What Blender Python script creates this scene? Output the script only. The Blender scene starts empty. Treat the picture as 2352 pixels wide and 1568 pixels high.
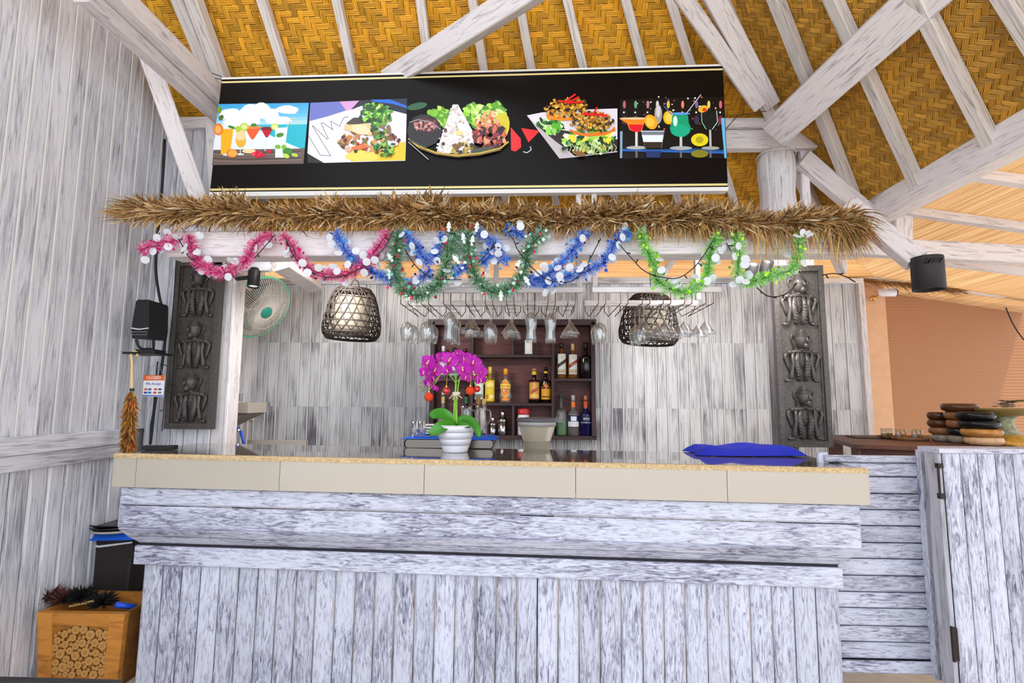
import bpy, math, random
from mathutils import Vector, Matrix
R=math.radians; PI=math.pi; rnd=random.Random(7)
S=bpy.context.scene; COL=S.collection
# ------------------------------------------------------------------ camera
FPX=1205.; PIT=R(6.2); YAW=R(2.1); ROL=R(0.3); EYE=Vector((0,0,1.4))
cp,sp,cy,sy,cr,sr=math.cos(PIT),math.sin(PIT),math.cos(YAW),math.sin(YAW),math.cos(ROL),math.sin(ROL)
def camdir(a,b,c):                    # camera right, up, forward -> world
    a,b=a*cr-b*sr,a*sr+b*cr
    f=c*cp-b*sp; u=c*sp+b*cp
    return Vector((a*cy-f*sy, a*sy+f*cy, u))
def P(x,y,X=None,Y=None,Z=None,pl=None):
    d=camdir((x-1176)/FPX,(784-y)/FPX,1)
    if pl: n=Vector(pl[0]); t=(pl[1]-n.dot(EYE))/n.dot(d)
    elif Y is not None: t=Y/d.y
    elif X is not None: t=X/d.x
    else: t=(Z-1.4)/d.z
    return EYE+d*t
cam=bpy.data.cameras.new('camera'); co=bpy.data.objects.new('camera',cam); COL.objects.link(co)
cam.sensor_width=36; cam.lens=36*FPX/2352; cam.clip_start=.05; cam.clip_end=200
rx,ry,rz=camdir(1,0,0),camdir(0,1,0),-camdir(0,0,1)
co.matrix_world=Matrix(((rx.x,ry.x,rz.x,0),(rx.y,ry.y,rz.y,0),(rx.z,ry.z,rz.z,1.4),(0,0,0,1)))
S.camera=co
# ------------------------------------------------------------------ light, exposure
w=bpy.data.worlds.new('world'); S.world=w; w.use_nodes=True
bg=w.node_tree.nodes['Background']; bg.inputs[0].default_value=(.86,.92,1,1); bg.inputs[1].default_value=2.5
def lamp(name,kind,loc,rot,energy,color,size=None):
    l=bpy.data.lights.new(name,kind); l.energy=energy; l.color=color
    if kind=='AREA': l.shape='RECTANGLE'; l.size,l.size_y=size
    if kind=='SUN': l.angle=R(2)
    o=bpy.data.objects.new(name,l); COL.objects.link(o); o.location=loc; o.rotation_euler=rot; return o
sun=lamp('sun','SUN',(0,0,10),(0,0,0),4.0,(1,.93,.82))
sun.rotation_euler=Vector((-.35,-.55,-1)).to_track_quat('-Z','Y').to_euler()
lamp('daylight_opening','AREA',(0.3,-2.6,2.2),(R(84),0,0),45,(.93,.95,1),(6,3.2))
for x_ in (-1.3,1.35):
    l_=lamp('bar_spot','SPOT',(x_,3.05,2.28),(R(48),0,0),110,(1,.97,.93)); l_.data.spot_size=R(150); l_.data.spot_blend=1; l_.data.shadow_soft_size=.25
S.view_settings.view_transform='Standard'; S.view_settings.look='None'
S.view_settings.gamma=1; S.view_settings.use_curve_mapping=False; S.view_settings.exposure=-.14
# ------------------------------------------------------------------ materials
def lin(c):
    if isinstance(c,str): c=[int(c[i:i+2],16)/255 for i in (0,2,4)]
    return tuple(v/12.92 if v<=.04045 else ((v+.055)/1.055)**2.4 for v in c)
MATS={}
def newmat(n):
    m=bpy.data.materials.new(n); m.use_nodes=True; nt=m.node_tree
    return m,nt,nt.nodes['Principled BSDF'],nt.nodes.new,nt.links.new
def plain(n,c,rough=.5,metal=0,trans=0,ior=1.45,coat=0,bump=0,bs=80,var=0,em=None):
    if n in MATS: return MATS[n]
    m,nt,b,N,L=newmat(n); c=lin(c)
    b.inputs['Base Color'].default_value=(*c,1); b.inputs['Roughness'].default_value=rough
    b.inputs['Metallic'].default_value=metal; b.inputs['Transmission Weight'].default_value=trans
    b.inputs['IOR'].default_value=ior; b.inputs['Coat Weight'].default_value=coat
    if em: b.inputs['Emission Color'].default_value=(*lin(em[0]),1); b.inputs['Emission Strength'].default_value=em[1]
    if bump or var:
        t=N('ShaderNodeTexCoord'); z=N('ShaderNodeTexNoise'); z.inputs['Scale'].default_value=bs; z.inputs['Detail'].default_value=4
        L(t.outputs['Object'],z.inputs['Vector'])
        if bump:
            u=N('ShaderNodeBump'); u.inputs['Strength'].default_value=bump; u.inputs['Distance'].default_value=.005
            L(z.outputs[0],u.inputs['Height']); L(u.outputs[0],b.inputs['Normal'])
        if var:
            h=N('ShaderNodeHueSaturation'); h.inputs['Color'].default_value=(*c,1)
            mr=N('ShaderNodeMapRange'); mr.inputs[1].default_value=.3; mr.inputs[2].default_value=.7
            mr.inputs[3].default_value=1-var; mr.inputs[4].default_value=1+var
            L(z.outputs[0],mr.inputs[0]); L(mr.outputs[0],h.inputs['Value']); L(h.outputs[0],b.inputs['Base Color'])
    MATS[n]=m; return m
def wood(n,light,dark,lo=.42,hi=.56,gx=1.6,gy=22,rough=.75,patch=.16,bump=.5,vr=(.87,1.05),fine=.5):
    """washed timber: streaky grain along the board's own x axis"""
    if n in MATS: return MATS[n]
    m,nt,b,N,L=newmat(n); b.inputs['Roughness'].default_value=rough; b.inputs['Specular IOR Level'].default_value=.3
    t=N('ShaderNodeTexCoord'); oi=N('ShaderNodeObjectInfo')
    off=N('ShaderNodeVectorMath'); off.operation='SCALE'; off.inputs[0].default_value=(37,61,83)
    L(oi.outputs['Random'],off.inputs['Scale'])
    ad=N('ShaderNodeVectorMath'); ad.operation='ADD'; L(t.outputs['Object'],ad.inputs[0]); L(off.outputs[0],ad.inputs[1])
    mp=N('ShaderNodeMapping'); mp.inputs['Scale'].default_value=(gx,gy,gy); L(ad.outputs[0],mp.inputs['Vector'])
    z=N('ShaderNodeTexNoise'); z.inputs['Scale'].default_value=1.4; z.inputs['Detail'].default_value=9; z.inputs['Roughness'].default_value=.68; z.inputs['Distortion'].default_value=1.6
    L(mp.outputs[0],z.inputs['Vector'])
    m2=N('ShaderNodeMapping'); m2.inputs['Scale'].default_value=(gx*5,gy*6,gy*6); L(ad.outputs[0],m2.inputs['Vector'])
    z2=N('ShaderNodeTexNoise'); z2.inputs['Scale'].default_value=1; z2.inputs['Detail'].default_value=4; L(m2.outputs[0],z2.inputs['Vector'])
    z3=N('ShaderNodeTexNoise'); z3.inputs['Scale'].default_value=2.3; z3.inputs['Detail'].default_value=2; L(ad.outputs[0],z3.inputs['Vector'])
    a1=N('ShaderNodeMath'); a1.operation='MULTIPLY_ADD'; a1.inputs[1].default_value=patch*2
    L(z3.outputs[0],a1.inputs[0]); L(z.outputs[0],a1.inputs[2])
    a2=N('ShaderNodeMath'); a2.operation='MULTIPLY_ADD'; a2.inputs[1].default_value=fine*.4
    L(z2.outputs[0],a2.inputs[0]); L(a1.outputs[0],a2.inputs[2])
    a3=N('ShaderNodeMath'); a3.operation='SUBTRACT'; a3.inputs[1].default_value=patch+fine*.2; L(a2.outputs[0],a3.inputs[0])
    r=N('ShaderNodeValToRGB'); e=r.color_ramp.elements
    e[0].position=lo-.1; e[0].color=(*lin(dark),1); e[1].position=hi; e[1].color=(*lin(light),1)
    mid=e.new((lo+hi)/2-.02); a,c=lin(dark),lin(light); mid.color=(*[a[i]*.35+c[i]*.65 for i in range(3)],1)
    L(a3.outputs[0],r.inputs[0])
    h=N('ShaderNodeHueSaturation'); mr=N('ShaderNodeMapRange'); mr.inputs[3].default_value=vr[0]; mr.inputs[4].default_value=vr[1]
    L(oi.outputs['Random'],mr.inputs[0]); L(mr.outputs[0],h.inputs['Value']); L(r.outputs[0],h.inputs['Color']); L(h.outputs[0],b.inputs['Base Color'])
    u=N('ShaderNodeBump'); u.inputs['Strength'].default_value=bump; u.inputs['Distance'].default_value=.004
    L(a3.outputs[0],u.inputs['Height']); L(u.outputs[0],b.inputs['Normal'])
    MATS[n]=m; return m
def attrmat(n,rough=.6,metal=0,trl=0,coat=0,bump=0):
    if n in MATS: return MATS[n]
    m,nt,b,N,L=newmat(n); b.inputs['Roughness'].default_value=rough; b.inputs['Metallic'].default_value=metal; b.inputs['Coat Weight'].default_value=coat
    a=N('ShaderNodeAttribute'); a.attribute_name='Col'; L(a.outputs['Color'],b.inputs['Base Color'])
    if trl:
        tr=N('ShaderNodeBsdfTranslucent'); L(a.outputs['Color'],tr.inputs[0]); mx=N('ShaderNodeMixShader'); mx.inputs[0].default_value=trl
        L(b.outputs[0],mx.inputs[1]); L(tr.outputs[0],mx.inputs[2]); L(mx.outputs[0],nt.nodes['Material Output'].inputs[0])
    MATS[n]=m; return m
def reed(n,c1,c2,scale,axis,trl=.5,dist=1.5):
    m,nt,b,N,L=newmat(n); b.inputs['Roughness'].default_value=.8
    t=N('ShaderNodeTexCoord'); mp=N('ShaderNodeMapping'); s=[1.2,1.2,1.2]
    for k in range(3):
        if k!=axis: s[k]=scale
    mp.inputs['Scale'].default_value=s; L(t.outputs['Object'],mp.inputs['Vector'])
    z=N('ShaderNodeTexNoise'); z.inputs['Scale'].default_value=1; z.inputs['Detail'].default_value=5; z.inputs['Distortion'].default_value=dist*.2
    L(mp.outputs[0],z.inputs['Vector']); r=N('ShaderNodeValToRGB'); r.color_ramp.elements[0].position=.35; r.color_ramp.elements[1].position=.62
    r.color_ramp.elements[0].color=(*lin(c1),1); r.color_ramp.elements[1].color=(*lin(c2),1); L(z.outputs[0],r.inputs[0]); L(r.outputs[0],b.inputs['Base Color'])
    u=N('ShaderNodeBump'); u.inputs['Strength'].default_value=.5; u.inputs['Distance'].default_value=.005; L(z.outputs[0],u.inputs['Height']); L(u.outputs[0],b.inputs['Normal'])
    tr=N('ShaderNodeBsdfTranslucent'); L(r.outputs[0],tr.inputs[0]); mx=N('ShaderNodeMixShader'); mx.inputs[0].default_value=trl
    L(b.outputs[0],mx.inputs[1]); L(tr.outputs[0],mx.inputs[2]); L(mx.outputs[0],nt.nodes['Material Output'].inputs[0]); return m
W_FRONT=wood('whitewashed_front','D4D6E6','62607A',.42,.56,gx=7,gy=42,patch=.18,bump=.8)
W_WALL=wood('whitewashed_wall','E8E8EE','84818A',.37,.55,gx=2,gy=34,patch=.18,bump=.5)
W_BACK=wood('whitewashed_back','D6D8DC','7A7880',.38,.56,vr=(.95,1.03),gx=1.3,gy=30,patch=.30,bump=.4,fine=.6)
W_BACKL=wood('whitewashed_back_low','D2D4DA','66656E',.41,.58,vr=(.95,1.0),gx=1.3,gy=30,patch=.34,bump=.4,fine=.6)
W_BEAM=wood('whitewashed_beam','EDE6E6','8A8086',.36,.48,gx=3,gy=34,patch=.06)
W_RAFT=wood('whitewashed_rafter','E4DDD8','8F8580',.37,.5,gx=1.6,gy=30,patch=.06)
W_DARK=wood('dark_cabinet_wood','4A3536','241A1D',.4,.6,gx=2,gy=20,rough=.45,bump=.2)
W_CAB=wood('cabinet_back_wood','6A3E3A','3A2226',.4,.6,gx=1.5,gy=12,rough=.5,bump=.15)
W_CARVE=plain('ebony_carving','4A4542',.36,bump=.3,bs=60,var=.3)
W_OCH=wood('ochre_wood','CE8A3C','8A5220',.38,.56,gx=2,gy=10,rough=.5,bump=.2)
W_BRN=wood('brown_table_wood','6B4436','3B231C',.4,.56,gx=2,gy=14,rough=.5,bump=.2)
BLACK=plain('black_plastic','1C1B1D',.45,bump=.1,bs=300); STEEL=plain('brushed_steel','B9BABD',.22,1); CHROME=plain('chrome','E2E2E6',.08,1)
RUST=plain('bronze_wire','7A5D48',.45,.6); WHITE=plain('white_ceramic','EDEDF6',.3,coat=.3)
TILE=plain('beige_tile','B8AFA1',.22,coat=.4,var=.03,bs=2); TOP=plain('polished_brown_tile','6E655C',.06,coat=.6,var=.08,bs=3)
STONE=plain('chipped_stone','D3B88C',.8,bump=.8,bs=90,var=.25)
m,nt,b,N,L=newmat('clear_glass'); GLASS=m
tb=N('ShaderNodeBsdfTransparent'); tb.inputs[0].default_value=(.97,.98,.98,1); gb=N('ShaderNodeBsdfGlossy'); gb.inputs['Roughness'].default_value=.04; lw_=N('ShaderNodeLayerWeight'); lw_.inputs['Blend'].default_value=.35
mr=N('ShaderNodeMapRange'); mr.inputs[3].default_value=.08; mr.inputs[4].default_value=.62; L(lw_.outputs['Facing'],mr.inputs[0]); mx=N('ShaderNodeMixShader'); L(mr.outputs[0],mx.inputs[0]); L(tb.outputs[0],mx.inputs[1]); L(gb.outputs[0],mx.inputs[2]); L(mx.outputs[0],nt.nodes['Material Output'].inputs[0]); BLUE=plain('royal_blue_cloth','1424A8',.85,bump=.2,bs=40); BLUE2=plain('azure_cloth','1560D8',.8)
ATTR=attrmat('painted_attribute',.55); FOIL=attrmat('tinsel_foil',.3,.1,trl=.3); STRAW=attrmat('dry_straw',.8,trl=.15); PRINT=attrmat('glossy_print',.3)
MATW=attrmat('woven_bamboo',.55,trl=0); LABEL=attrmat('paper_label',.4)
# ------------------------------------------------------------------ object helpers
WM={}
def link(name,data,parent=None,M=None):
    o=bpy.data.objects.new(name,data); COL.objects.link(o)
    M=M or Matrix(); o.matrix_basis=M; WM[o.name]=M
    if parent is not None: o.parent=parent; o.matrix_parent_inverse=WM[parent.name].inverted()
    return o
def tag(o,label=None,cat=None,group=None,kind=None):
    if label: o['label']=label
    if cat: o['category']=cat
    if group: o['group']=group
    if kind: o['kind']=kind
    return o
def thing(name,label,cat,loc=(0,0,0),group=None):
    return tag(link(name,None,None,Matrix.Translation(Vector(loc))),label,cat,group)
def struct(name,loc=(0,0,0)): return tag(link(name,None,None,Matrix.Translation(Vector(loc))),kind='structure')
class MB:
    def __init__(s): s.v=[];s.f=[];s.c=[]
    def add(s,vs,fs,col=None):
        n=len(s.v); s.v+=[tuple(v) for v in vs]; s.f+=[tuple(i+n for i in f) for f in fs]
        s.c+=[col]*len(fs); return s
    def box(s,c,d,M=None,ch=0,col=None):
        x,y,z=[k/2 for k in d]
        vs=[Vector((a*x,b*y,e*z)) for a in(-1,1) for b in(-1,1) for e in(-1,1)]
        fs=[(0,1,3,2),(4,6,7,5),(0,4,5,1),(2,3,7,6),(0,2,6,4),(1,5,7,3)]
        return s.add([(M@v if M else v)+Vector(c) for v in vs],fs,col)
    def tube(s,pts,r,n=6,col=None,cap=True,closed=False):
        pts=[Vector(p) for p in pts]; N=len(pts); vs=[]; up=Vector((0,0,1)); pu=None
        for i,p in enumerate(pts):
            a=pts[(i-1)%N] if (closed or i>0) else p; b=pts[(i+1)%N] if (closed or i<N-1) else p
            t=(b-a); t=t.normalized() if t.length>1e-9 else Vector((0,0,1))
            if pu is None: pu=t.orthogonal().normalized()
            u=(pu-t*pu.dot(t)); u=u.normalized() if u.length>1e-6 else t.orthogonal().normalized(); pu=u; q=t.cross(u)
            rr=r[i] if isinstance(r,(list,tuple)) else r
            for k in range(n):
                an=2*PI*k/n; vs.append(p+(u*math.cos(an)+q*math.sin(an))*rr)
        fs=[]
        for i in range(N if closed else N-1):
            j=(i+1)%N
            for k in range(n): fs.append((i*n+k,i*n+(k+1)%n,j*n+(k+1)%n,j*n+k))
        if cap and not closed: fs+= [tuple(range(n-1,-1,-1)),tuple((N-1)*n+k for k in range(n))]
        return s.add(vs,fs,col)
    def lathe(s,prof,n=24,c=(0,0,0),M=None,col=None,a0=0,a1=2*PI,cols=None):
        full=abs(a1-a0-2*PI)<1e-6; m=n if full else n+1; vs=[];fs=[]
        for r,z in prof:
            for k in range(m):
                a=a0+(a1-a0)*k/n; v=Vector((r*math.cos(a),r*math.sin(a),z)); vs.append((M@v if M else v)+Vector(c))
        for i in range(len(prof)-1):
            for k in range(n): fs.append((i*m+k,i*m+(k+1)%m,(i+1)*m+(k+1)%m,(i+1)*m+k))
        if full:
            if prof[0][0]>1e-6: fs.append(tuple(range(n-1,-1,-1)))
            if prof[-1][0]>1e-6 : fs.append(tuple((len(prof)-1)*n+k for k in range(n)))
        return s.add(vs,fs,col)
    def ball(s,c,d,n=12,M=None,col=None):
        h=max(4,n//2); pr=[(math.sin(PI*i/h),-math.cos(PI*i/h)) for i in range(h+1)]; pr[0]=(1e-4,-1);pr[-1]=(1e-4,1)
        D=Matrix.Diagonal(Vector(d)).to_4x4(); return s.lathe(pr,n,c,(M.to_4x4()@D if M else D),col)
    def poly(s,pts,col=None): return s.add(pts,[tuple(range(len(pts)))],col)
    def data(s,name,mat,smooth=False):
        me=bpy.data.meshes.new(name); me.from_pydata(s.v,[],s.f); me.update()
        if any(c is not None for c in s.c):
            at=me.color_attributes.new('Col','FLOAT_COLOR','CORNER'); buf=[]
            for f,c in zip(s.f,s.c):
                if c is None: c=(1,1,1)
                if len(c)==len(f) and not isinstance(c[0],(int,float)):
                    for q in c: buf+=[*q,1]
                else: buf+=[*c,1]*len(f)
            at.data.foreach_set('color',buf)
        if mat: me.materials.append(mat)
        if smooth: me.polygons.foreach_set('use_smooth',[True]*len(me.polygons))
        return me
    def build(s,name,mat,parent=None,smooth=False,M=None): return link(name,s.data(name,mat,smooth),parent,M)
CACHE={}
def boardmesh(l,w,t,mat,ch=.004):
    k=(round(l,3),round(w,4),round(t,4),mat.name,ch)
    if k in CACHE: return CACHE[k]
    y,z=w/2,t/2; c=min(ch,y*.8,z*.8)
    ring=[(-y+c,-z),(y-c,-z),(y,-z+c),(y,z-c),(y-c,z),(-y+c,z),(-y,z-c),(-y,-z+c)]
    mb=MB(); mb.add([(sx*l/2,a,b) for sx in(-1,1) for a,b in ring],[tuple(range(7,-1,-1)),tuple(range(8,16))]+[(i,(i+1)%8,8+(i+1)%8,8+i) for i in range(8)])
    CACHE[k]=mb.data('board',mat); return CACHE[k]
def board(name,p0,p1,w,t,mat,parent=None,nrm=(0,-1,0),ch=.004):
    """board from p0 to p1; nrm faces its broad side"""
    p0,p1=Vector(p0),Vector(p1); x=(p1-p0); l=x.length; x.normalize()
    z=Vector(nrm); z=(z-x*z.dot(x)).normalized(); y=z.cross(x); c=(p0+p1)/2
    M=Matrix(((x.x,y.x,z.x,c.x),(x.y,y.y,z.y,c.y),(x.z,y.z,z.z,c.z),(0,0,0,1)))
    return link(name,boardmesh(l,w,t,mat,ch),parent,M)
def copytree(o,parent=None):
    c=o.copy(); COL.objects.link(c); c.parent=parent
    if parent is not None: c.matrix_parent_inverse=o.matrix_parent_inverse.copy()
    for ch in o.children: copytree(ch,c)
    return c
def text(body,size,mat,parent,M,name='lettering',ext=.0004,align='CENTER'):
    cu=bpy.data.curves.new(name,'FONT'); cu.body=body; cu.size=size; cu.extrude=ext; cu.align_x=align; cu.align_y='CENTER'; cu.materials.append(mat)
    cu.resolution_u=2
    o=bpy.data.objects.new('tmp_text',cu); me=bpy.data.meshes.new_from_object(o); bpy.data.objects.remove(o); bpy.data.curves.remove(cu)
    return link(name,me,parent,M)
FACE=Matrix(((1,0,0,0),(0,0,-1,0),(0,1,0,0),(0,0,0,1)))   # xy plane -> faces the camera side (-Y)
def mat4(loc,R3=None): return Matrix.Translation(Vector(loc))@(R3.to_4x4() if R3 else Matrix())
def smoothpath(pts,k=6):
    pts=[Vector(p) for p in pts]; out=[]
    for i in range(len(pts)-1):
        a=pts[max(0,i-1)];b=pts[i];c=pts[i+1];d=pts[min(len(pts)-1,i+2)]
        for j in range(k):
            t=j/k; out.append(.5*((2*b)+(c-a)*t+(2*a-5*b+4*c-d)*t*t+(3*b-3*c+d-a)*t**3))
    out.append(pts[-1]); return out
def jit(c,a=.08):
    k=1+rnd.uniform(-a,a)*2; return tuple(max(0,min(1,v*k)) for v in c)
# ================================================================== SETTING
XL=-2.45; YB=4.6; YP=3.27
A=((0,.85,1),6.09); B=((.85,0,1),4.63)
zA=lambda Y:6.09-.85*Y
zB=lambda X:4.63-.85*X
flo=struct('floor'); 
mb=MB(); mb.box((1,1.2,-.05),(11,13,.1)); mb.build('slab',plain('floor_tile_beige','D2C8BA',.35,bump=.05,bs=20,var=.1),flo)
# left wall
wl=struct('wall_left')
MB().box((XL-.055,2.4,2.2),(.06,4.6,4.4)).build('backing',plain('pale_gap','B4B2B6',.9),wl)
n=0; y=.62
while y<YB-.02:
    top=max(2.4,min(4.2,zA(max(y,2.2))+.01)) if y<4.0 else 2.62
    board('plank',(XL-.012,y,1.2),(XL-.012,y,top),.0935,.024,W_WALL,wl,nrm=(1,0,0),ch=.011)
    if y<3.3: board('plank',(XL-.012,y,0.0),(XL-.012,y,1.05),.0935,.024,W_WALL,wl,nrm=(1,0,0),ch=.011)
    y+=.0985
t1=struct('trim_1'); board('board',(XL+.02,.6,1.165),(XL+.02,3.15,1.165),.085,.04,W_WALL,t1,nrm=(1,0,0))
t2=struct('trim_2'); board('board',(XL+.012,.6,1.082),(XL+.012,3.15,1.082),.075,.024,W_WALL,t2,nrm=(1,0,0))
# partition (post cladding) behind the left carved panel
wp=struct('wall_inner'); xr=P(526,800,Y=YP).x
MB().box(((XL+xr)/2,YP+.06,1.6),(xr-XL,.06,3.2)).build('backing',plain('dark_gap','2A262C',.9),wp)
nb=6; wd=(xr-XL)/nb
for i in range(nb):
    x=XL+wd*(i+.5); board('plank',(x,YP+.012,.0),(x,YP+.012,zA(YP)-.12),wd-.004,.024,W_WALL if i<5 else W_BEAM,wp,ch=.006)
board('edge_board',(xr+.012,YP+.05,0),(xr+.012,YP+.05,zA(YP)-.12),.12,.022,W_BEAM,wp,nrm=(1,0,0))
board('header',(XL,YP-.01,zA(YP)-.09),(xr,YP-.01,zA(YP)-.09),.08,.04,W_BEAM,wp)
# back wall
wb=struct('wall_back'); XR=P(1988,800,Y=YB).x
MB().box(((XL+XR)/2,YB+.05,1.2),(XR-XL,.04,2.4)).build('backing',plain('pale_gap','B4B2B6',.9),wb)
x=XL+.048; zk1,zk2=P(1176,936,Y=YB).z,P(1176,787,Y=YB).z
while x<XR-.03:
    g=.0955 if x<1.95 else .112
    for k_,(za,zb) in enumerate(((0,zk1),(zk1,zk2),(zk2,2.42))): board('plank',(x,YB+.012,za),(x,YB+.012,zb-.0005),g-.005,.022,W_BACKL if k_==0 and rnd.random()<.4 else W_BACK,wb,ch=.010)
    x+=g
mb=MB(); x=XL+.048
HI_BEAD=plain('highlight_bead','E6E4E0',.6)  # raised joint strips, pale so their colour carries the bright plank-edge highlights
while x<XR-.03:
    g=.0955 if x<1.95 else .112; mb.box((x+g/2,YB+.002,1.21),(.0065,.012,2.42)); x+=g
tag(mb.build('bead_highlights',HI_BEAD,wb),kind='stuff')
mb=MB(); y=.62  # same painted edge highlights in the left wall joints
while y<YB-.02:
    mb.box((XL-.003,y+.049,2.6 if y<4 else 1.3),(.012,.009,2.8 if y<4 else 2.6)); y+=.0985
tag(mb.build('bead_highlights',HI_BEAD,wl),kind='stuff')
t3=struct('trim_3'); board('header',(XL,YB-.012,2.44),(2.05,YB-.012,2.44),.055,.05,W_BACK,t3)
t4=struct('trim_4'); board('frame_top',(2.2,YB-.012,2.43),(XR,YB-.012,2.43),.045,.05,W_BEAM,t4); board('frame_side',(XR-.02,YB-.012,0),(XR-.02,YB-.012,2.41),.05,.05,W_BEAM,t4)
# peach pillar and blind on the right
t5=struct('wall_right'); xa=P(1982,800,Y=5.1).x; xb=P(2045,850,Y=5.1).x
MB().box(((xa+xb)/2,5.16,1.3),(xb-xa,.12,2.6)).build('pillar',plain('peach_plaster','D9AE8A',.85,bump=.15,bs=12,var=.06),t5)
# ceiling: woven mat planes
def plaited(name,org,U,V,nrm,inside,cell,rng,parent,base,rot=0,lo=.75,hi=1.25):
    """2/2 twill plaited from bundles of three reeds; org+U*u+V*v"""
    mb=MB(); U=Vector(U).normalized(); V=Vector(V).normalized(); nrm=Vector(nrm).normalized()
    if rot: U,V=(U*math.cos(rot)+V*math.sin(rot)),(V*math.cos(rot)-U*math.sin(rot))
    r=random.Random(3)
    (u0,u1),(v0,v1)=rng; i0,i1,j0,j1=[int(q/cell) for q in(u0,u1,v0,v1)]
    for i in range(i0,i1):
        for j in range(j0,j1):
            hz=(i+j)%4; vt=(i+j)%4
            if hz==0: d,e,ln=U,V,2; cu,cv=i+1,j+.5
            elif vt==2: d,e,ln=V,U,2; cu,cv=i+.5,j+1
            else: continue
            c=org+U*(cu*cell)+V*(cv*cell)
            if not inside(c): continue
            k=r.uniform(lo,hi); hue=r.uniform(-.04,.04)
            for q in range(3):
                kk=k*r.uniform(.78,1.12); col=(base[0]*kk,base[1]*kk*(1+hue),base[2]*kk)
                o=e*((q-1)*cell*.31); h=cell*.15; L=ln*cell*.52*r.uniform(.94,1.06); wq=e*h
                p=[c+o-d*L,c+o-d*L*.5,c+o+d*L*.5,c+o+d*L]; z=[0,cell*.10,cell*.10,0]; vs=[]
                for pp,zz in zip(p,z):
                    vs+=[pp-wq+nrm*zz*.4,pp+nrm*(zz+cell*.07),pp+wq+nrm*zz*.4]
                fs=[]
                for a in range(3):
                    for b in range(2): fs.append((a*3+b,a*3+b+1,(a+1)*3+b+1,(a+1)*3+b))
                mb.add(vs,fs,col)
    o=mb.build(name,MATW,parent); tag(o,kind='stuff'); return o
ce=struct('ceiling')
nA=Vector((0,-.85,-1)).normalized(); nB=Vector((-.85,0,-1)).normalized()
hipx=lambda Y:Y-1.717
D1=plain('dark_mat_gap','5E380C',.9)
# back slope
Yt=1.6
vs=[(XL,Yt,zA(Yt)),(XL,4.0,zA(4.0)),(hipx(4.0),4.0,zA(4.0)),(hipx(Yt),Yt,zA(Yt))]; off=-nA*.012
MB().add([Vector(v)+off for v in vs]+[Vector(v)+off*5 for v in vs],[(0,1,2,3),(7,6,5,4),(0,4,5,1),(1,5,6,2),(2,6,7,3),(3,7,4,0)]).build('back_slope',D1,ce)
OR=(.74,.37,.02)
sl=math.sqrt(1+.85**2)
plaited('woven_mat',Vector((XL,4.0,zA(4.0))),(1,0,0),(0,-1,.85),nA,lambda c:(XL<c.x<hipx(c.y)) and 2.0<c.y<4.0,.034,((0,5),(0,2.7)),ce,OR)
# right slope
Y0=-.2
vs=[(2.283,4.0,zB(2.283)),(hipx(Yt),Yt,zB(hipx(Yt))),(hipx(Yt),Y0,zB(hipx(Yt))),(2.283,Y0,zB(2.283))]; off=-nB*.012
MB().add([Vector(v)+off for v in vs]+[Vector(v)+off*5 for v in vs],[(0,1,2,3),(7,6,5,4),(0,4,5,1),(1,5,6,2),(2,6,7,3),(3,7,4,0)]).build('right_slope',D1,ce)
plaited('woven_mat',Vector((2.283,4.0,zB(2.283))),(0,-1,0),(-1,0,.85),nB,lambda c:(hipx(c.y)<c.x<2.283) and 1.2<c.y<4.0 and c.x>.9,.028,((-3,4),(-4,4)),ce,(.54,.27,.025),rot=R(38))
# shallow outer skirts of reed matting
sk=lambda X,Y:2.69-.16*max(Y-4.0,X-2.28)
RD=reed('reed_skirt_back','C8965A','F8E0B4',170,0,.5); RD2=reed('reed_skirt_right','C8A070','F6E2C0',150,1,.5)
def slab(pts,th): 
    n=len(pts); return MB().add(list(pts)+[Vector(p)+Vector((0,0,th)) for p in pts],[tuple(range(n)),tuple(range(2*n-1,n-1,-1))]+[(i,(i+1)%n,n+(i+1)%n,n+i) for i in range(n)])
slab([Vector((x,y,sk(x,y))) for x,y in((XL-.6,4.02),(XL-.6,6.4),(4.68,6.4),(2.3,4.02))],.008).build('reed_skirt',RD,ce)
slab([Vector((x,y,sk(x,y))) for x,y in((2.3,4.02),(4.68,6.4),(4.9,6.4),(4.9,-.2),(2.3,-.2))],.008).build('reed_skirt',RD2,ce)
# rafters on the back slope, from the photo's fan
def onpl(x,y,pl,n,off): return P(x,y,pl=pl)+n*off
def raf(name,a,b,pl,n,w,t,parent,mat=W_RAFT,off=.04):
    p,q=onpl(*a,pl,n,off),onpl(*b,pl,n,off); return board(name,p,q,w,t,mat,parent,nrm=n,ch=.003)
for a,b in (((592,-60),(613,455)),)[:0]+tuple(((xa_,-60),(xb_,462)) for xa_,xb_ in ((590,757),(766,880),(962,1025),(1078,1162),(1182,1277),(1288,1413),(1420,1556),(1518,1684))):
    raf('rafter',a,b,A,nA,.05,.06,ce)
raf('rafter',(500,120),(613,455),A,nA,.05,.06,ce)
for a,b in (((1775,-60),(1985,480)),((1905,-60),(2118,415)),((2100,-60),(2290,320)),((2300,-60),(2480,240))): raf('rafter',a,b,B,nB,.06,.06,ce)
# skirt rafters (right) running outwards and down
nS=Vector((-.16,0,-1)).normalized()
for Y in (1.9,2.35,2.85,3.4,3.95): 
    board('rafter',Vector((2.25,Y,sk(2.25,Y)-.035)),Vector((4.7,Y+.0,sk(4.7,Y)-.035)),.06,.055,W_BEAM,ce,nrm=nS)
for X in (-2,-1.2,-.4,.4,1.2,2.0): board('rafter',Vector((X,3.98,2.65)),Vector((X,6.3,sk(X,6.3)-.04)),.05,.05,W_BEAM,ce,nrm=(0,0,-1))
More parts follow.
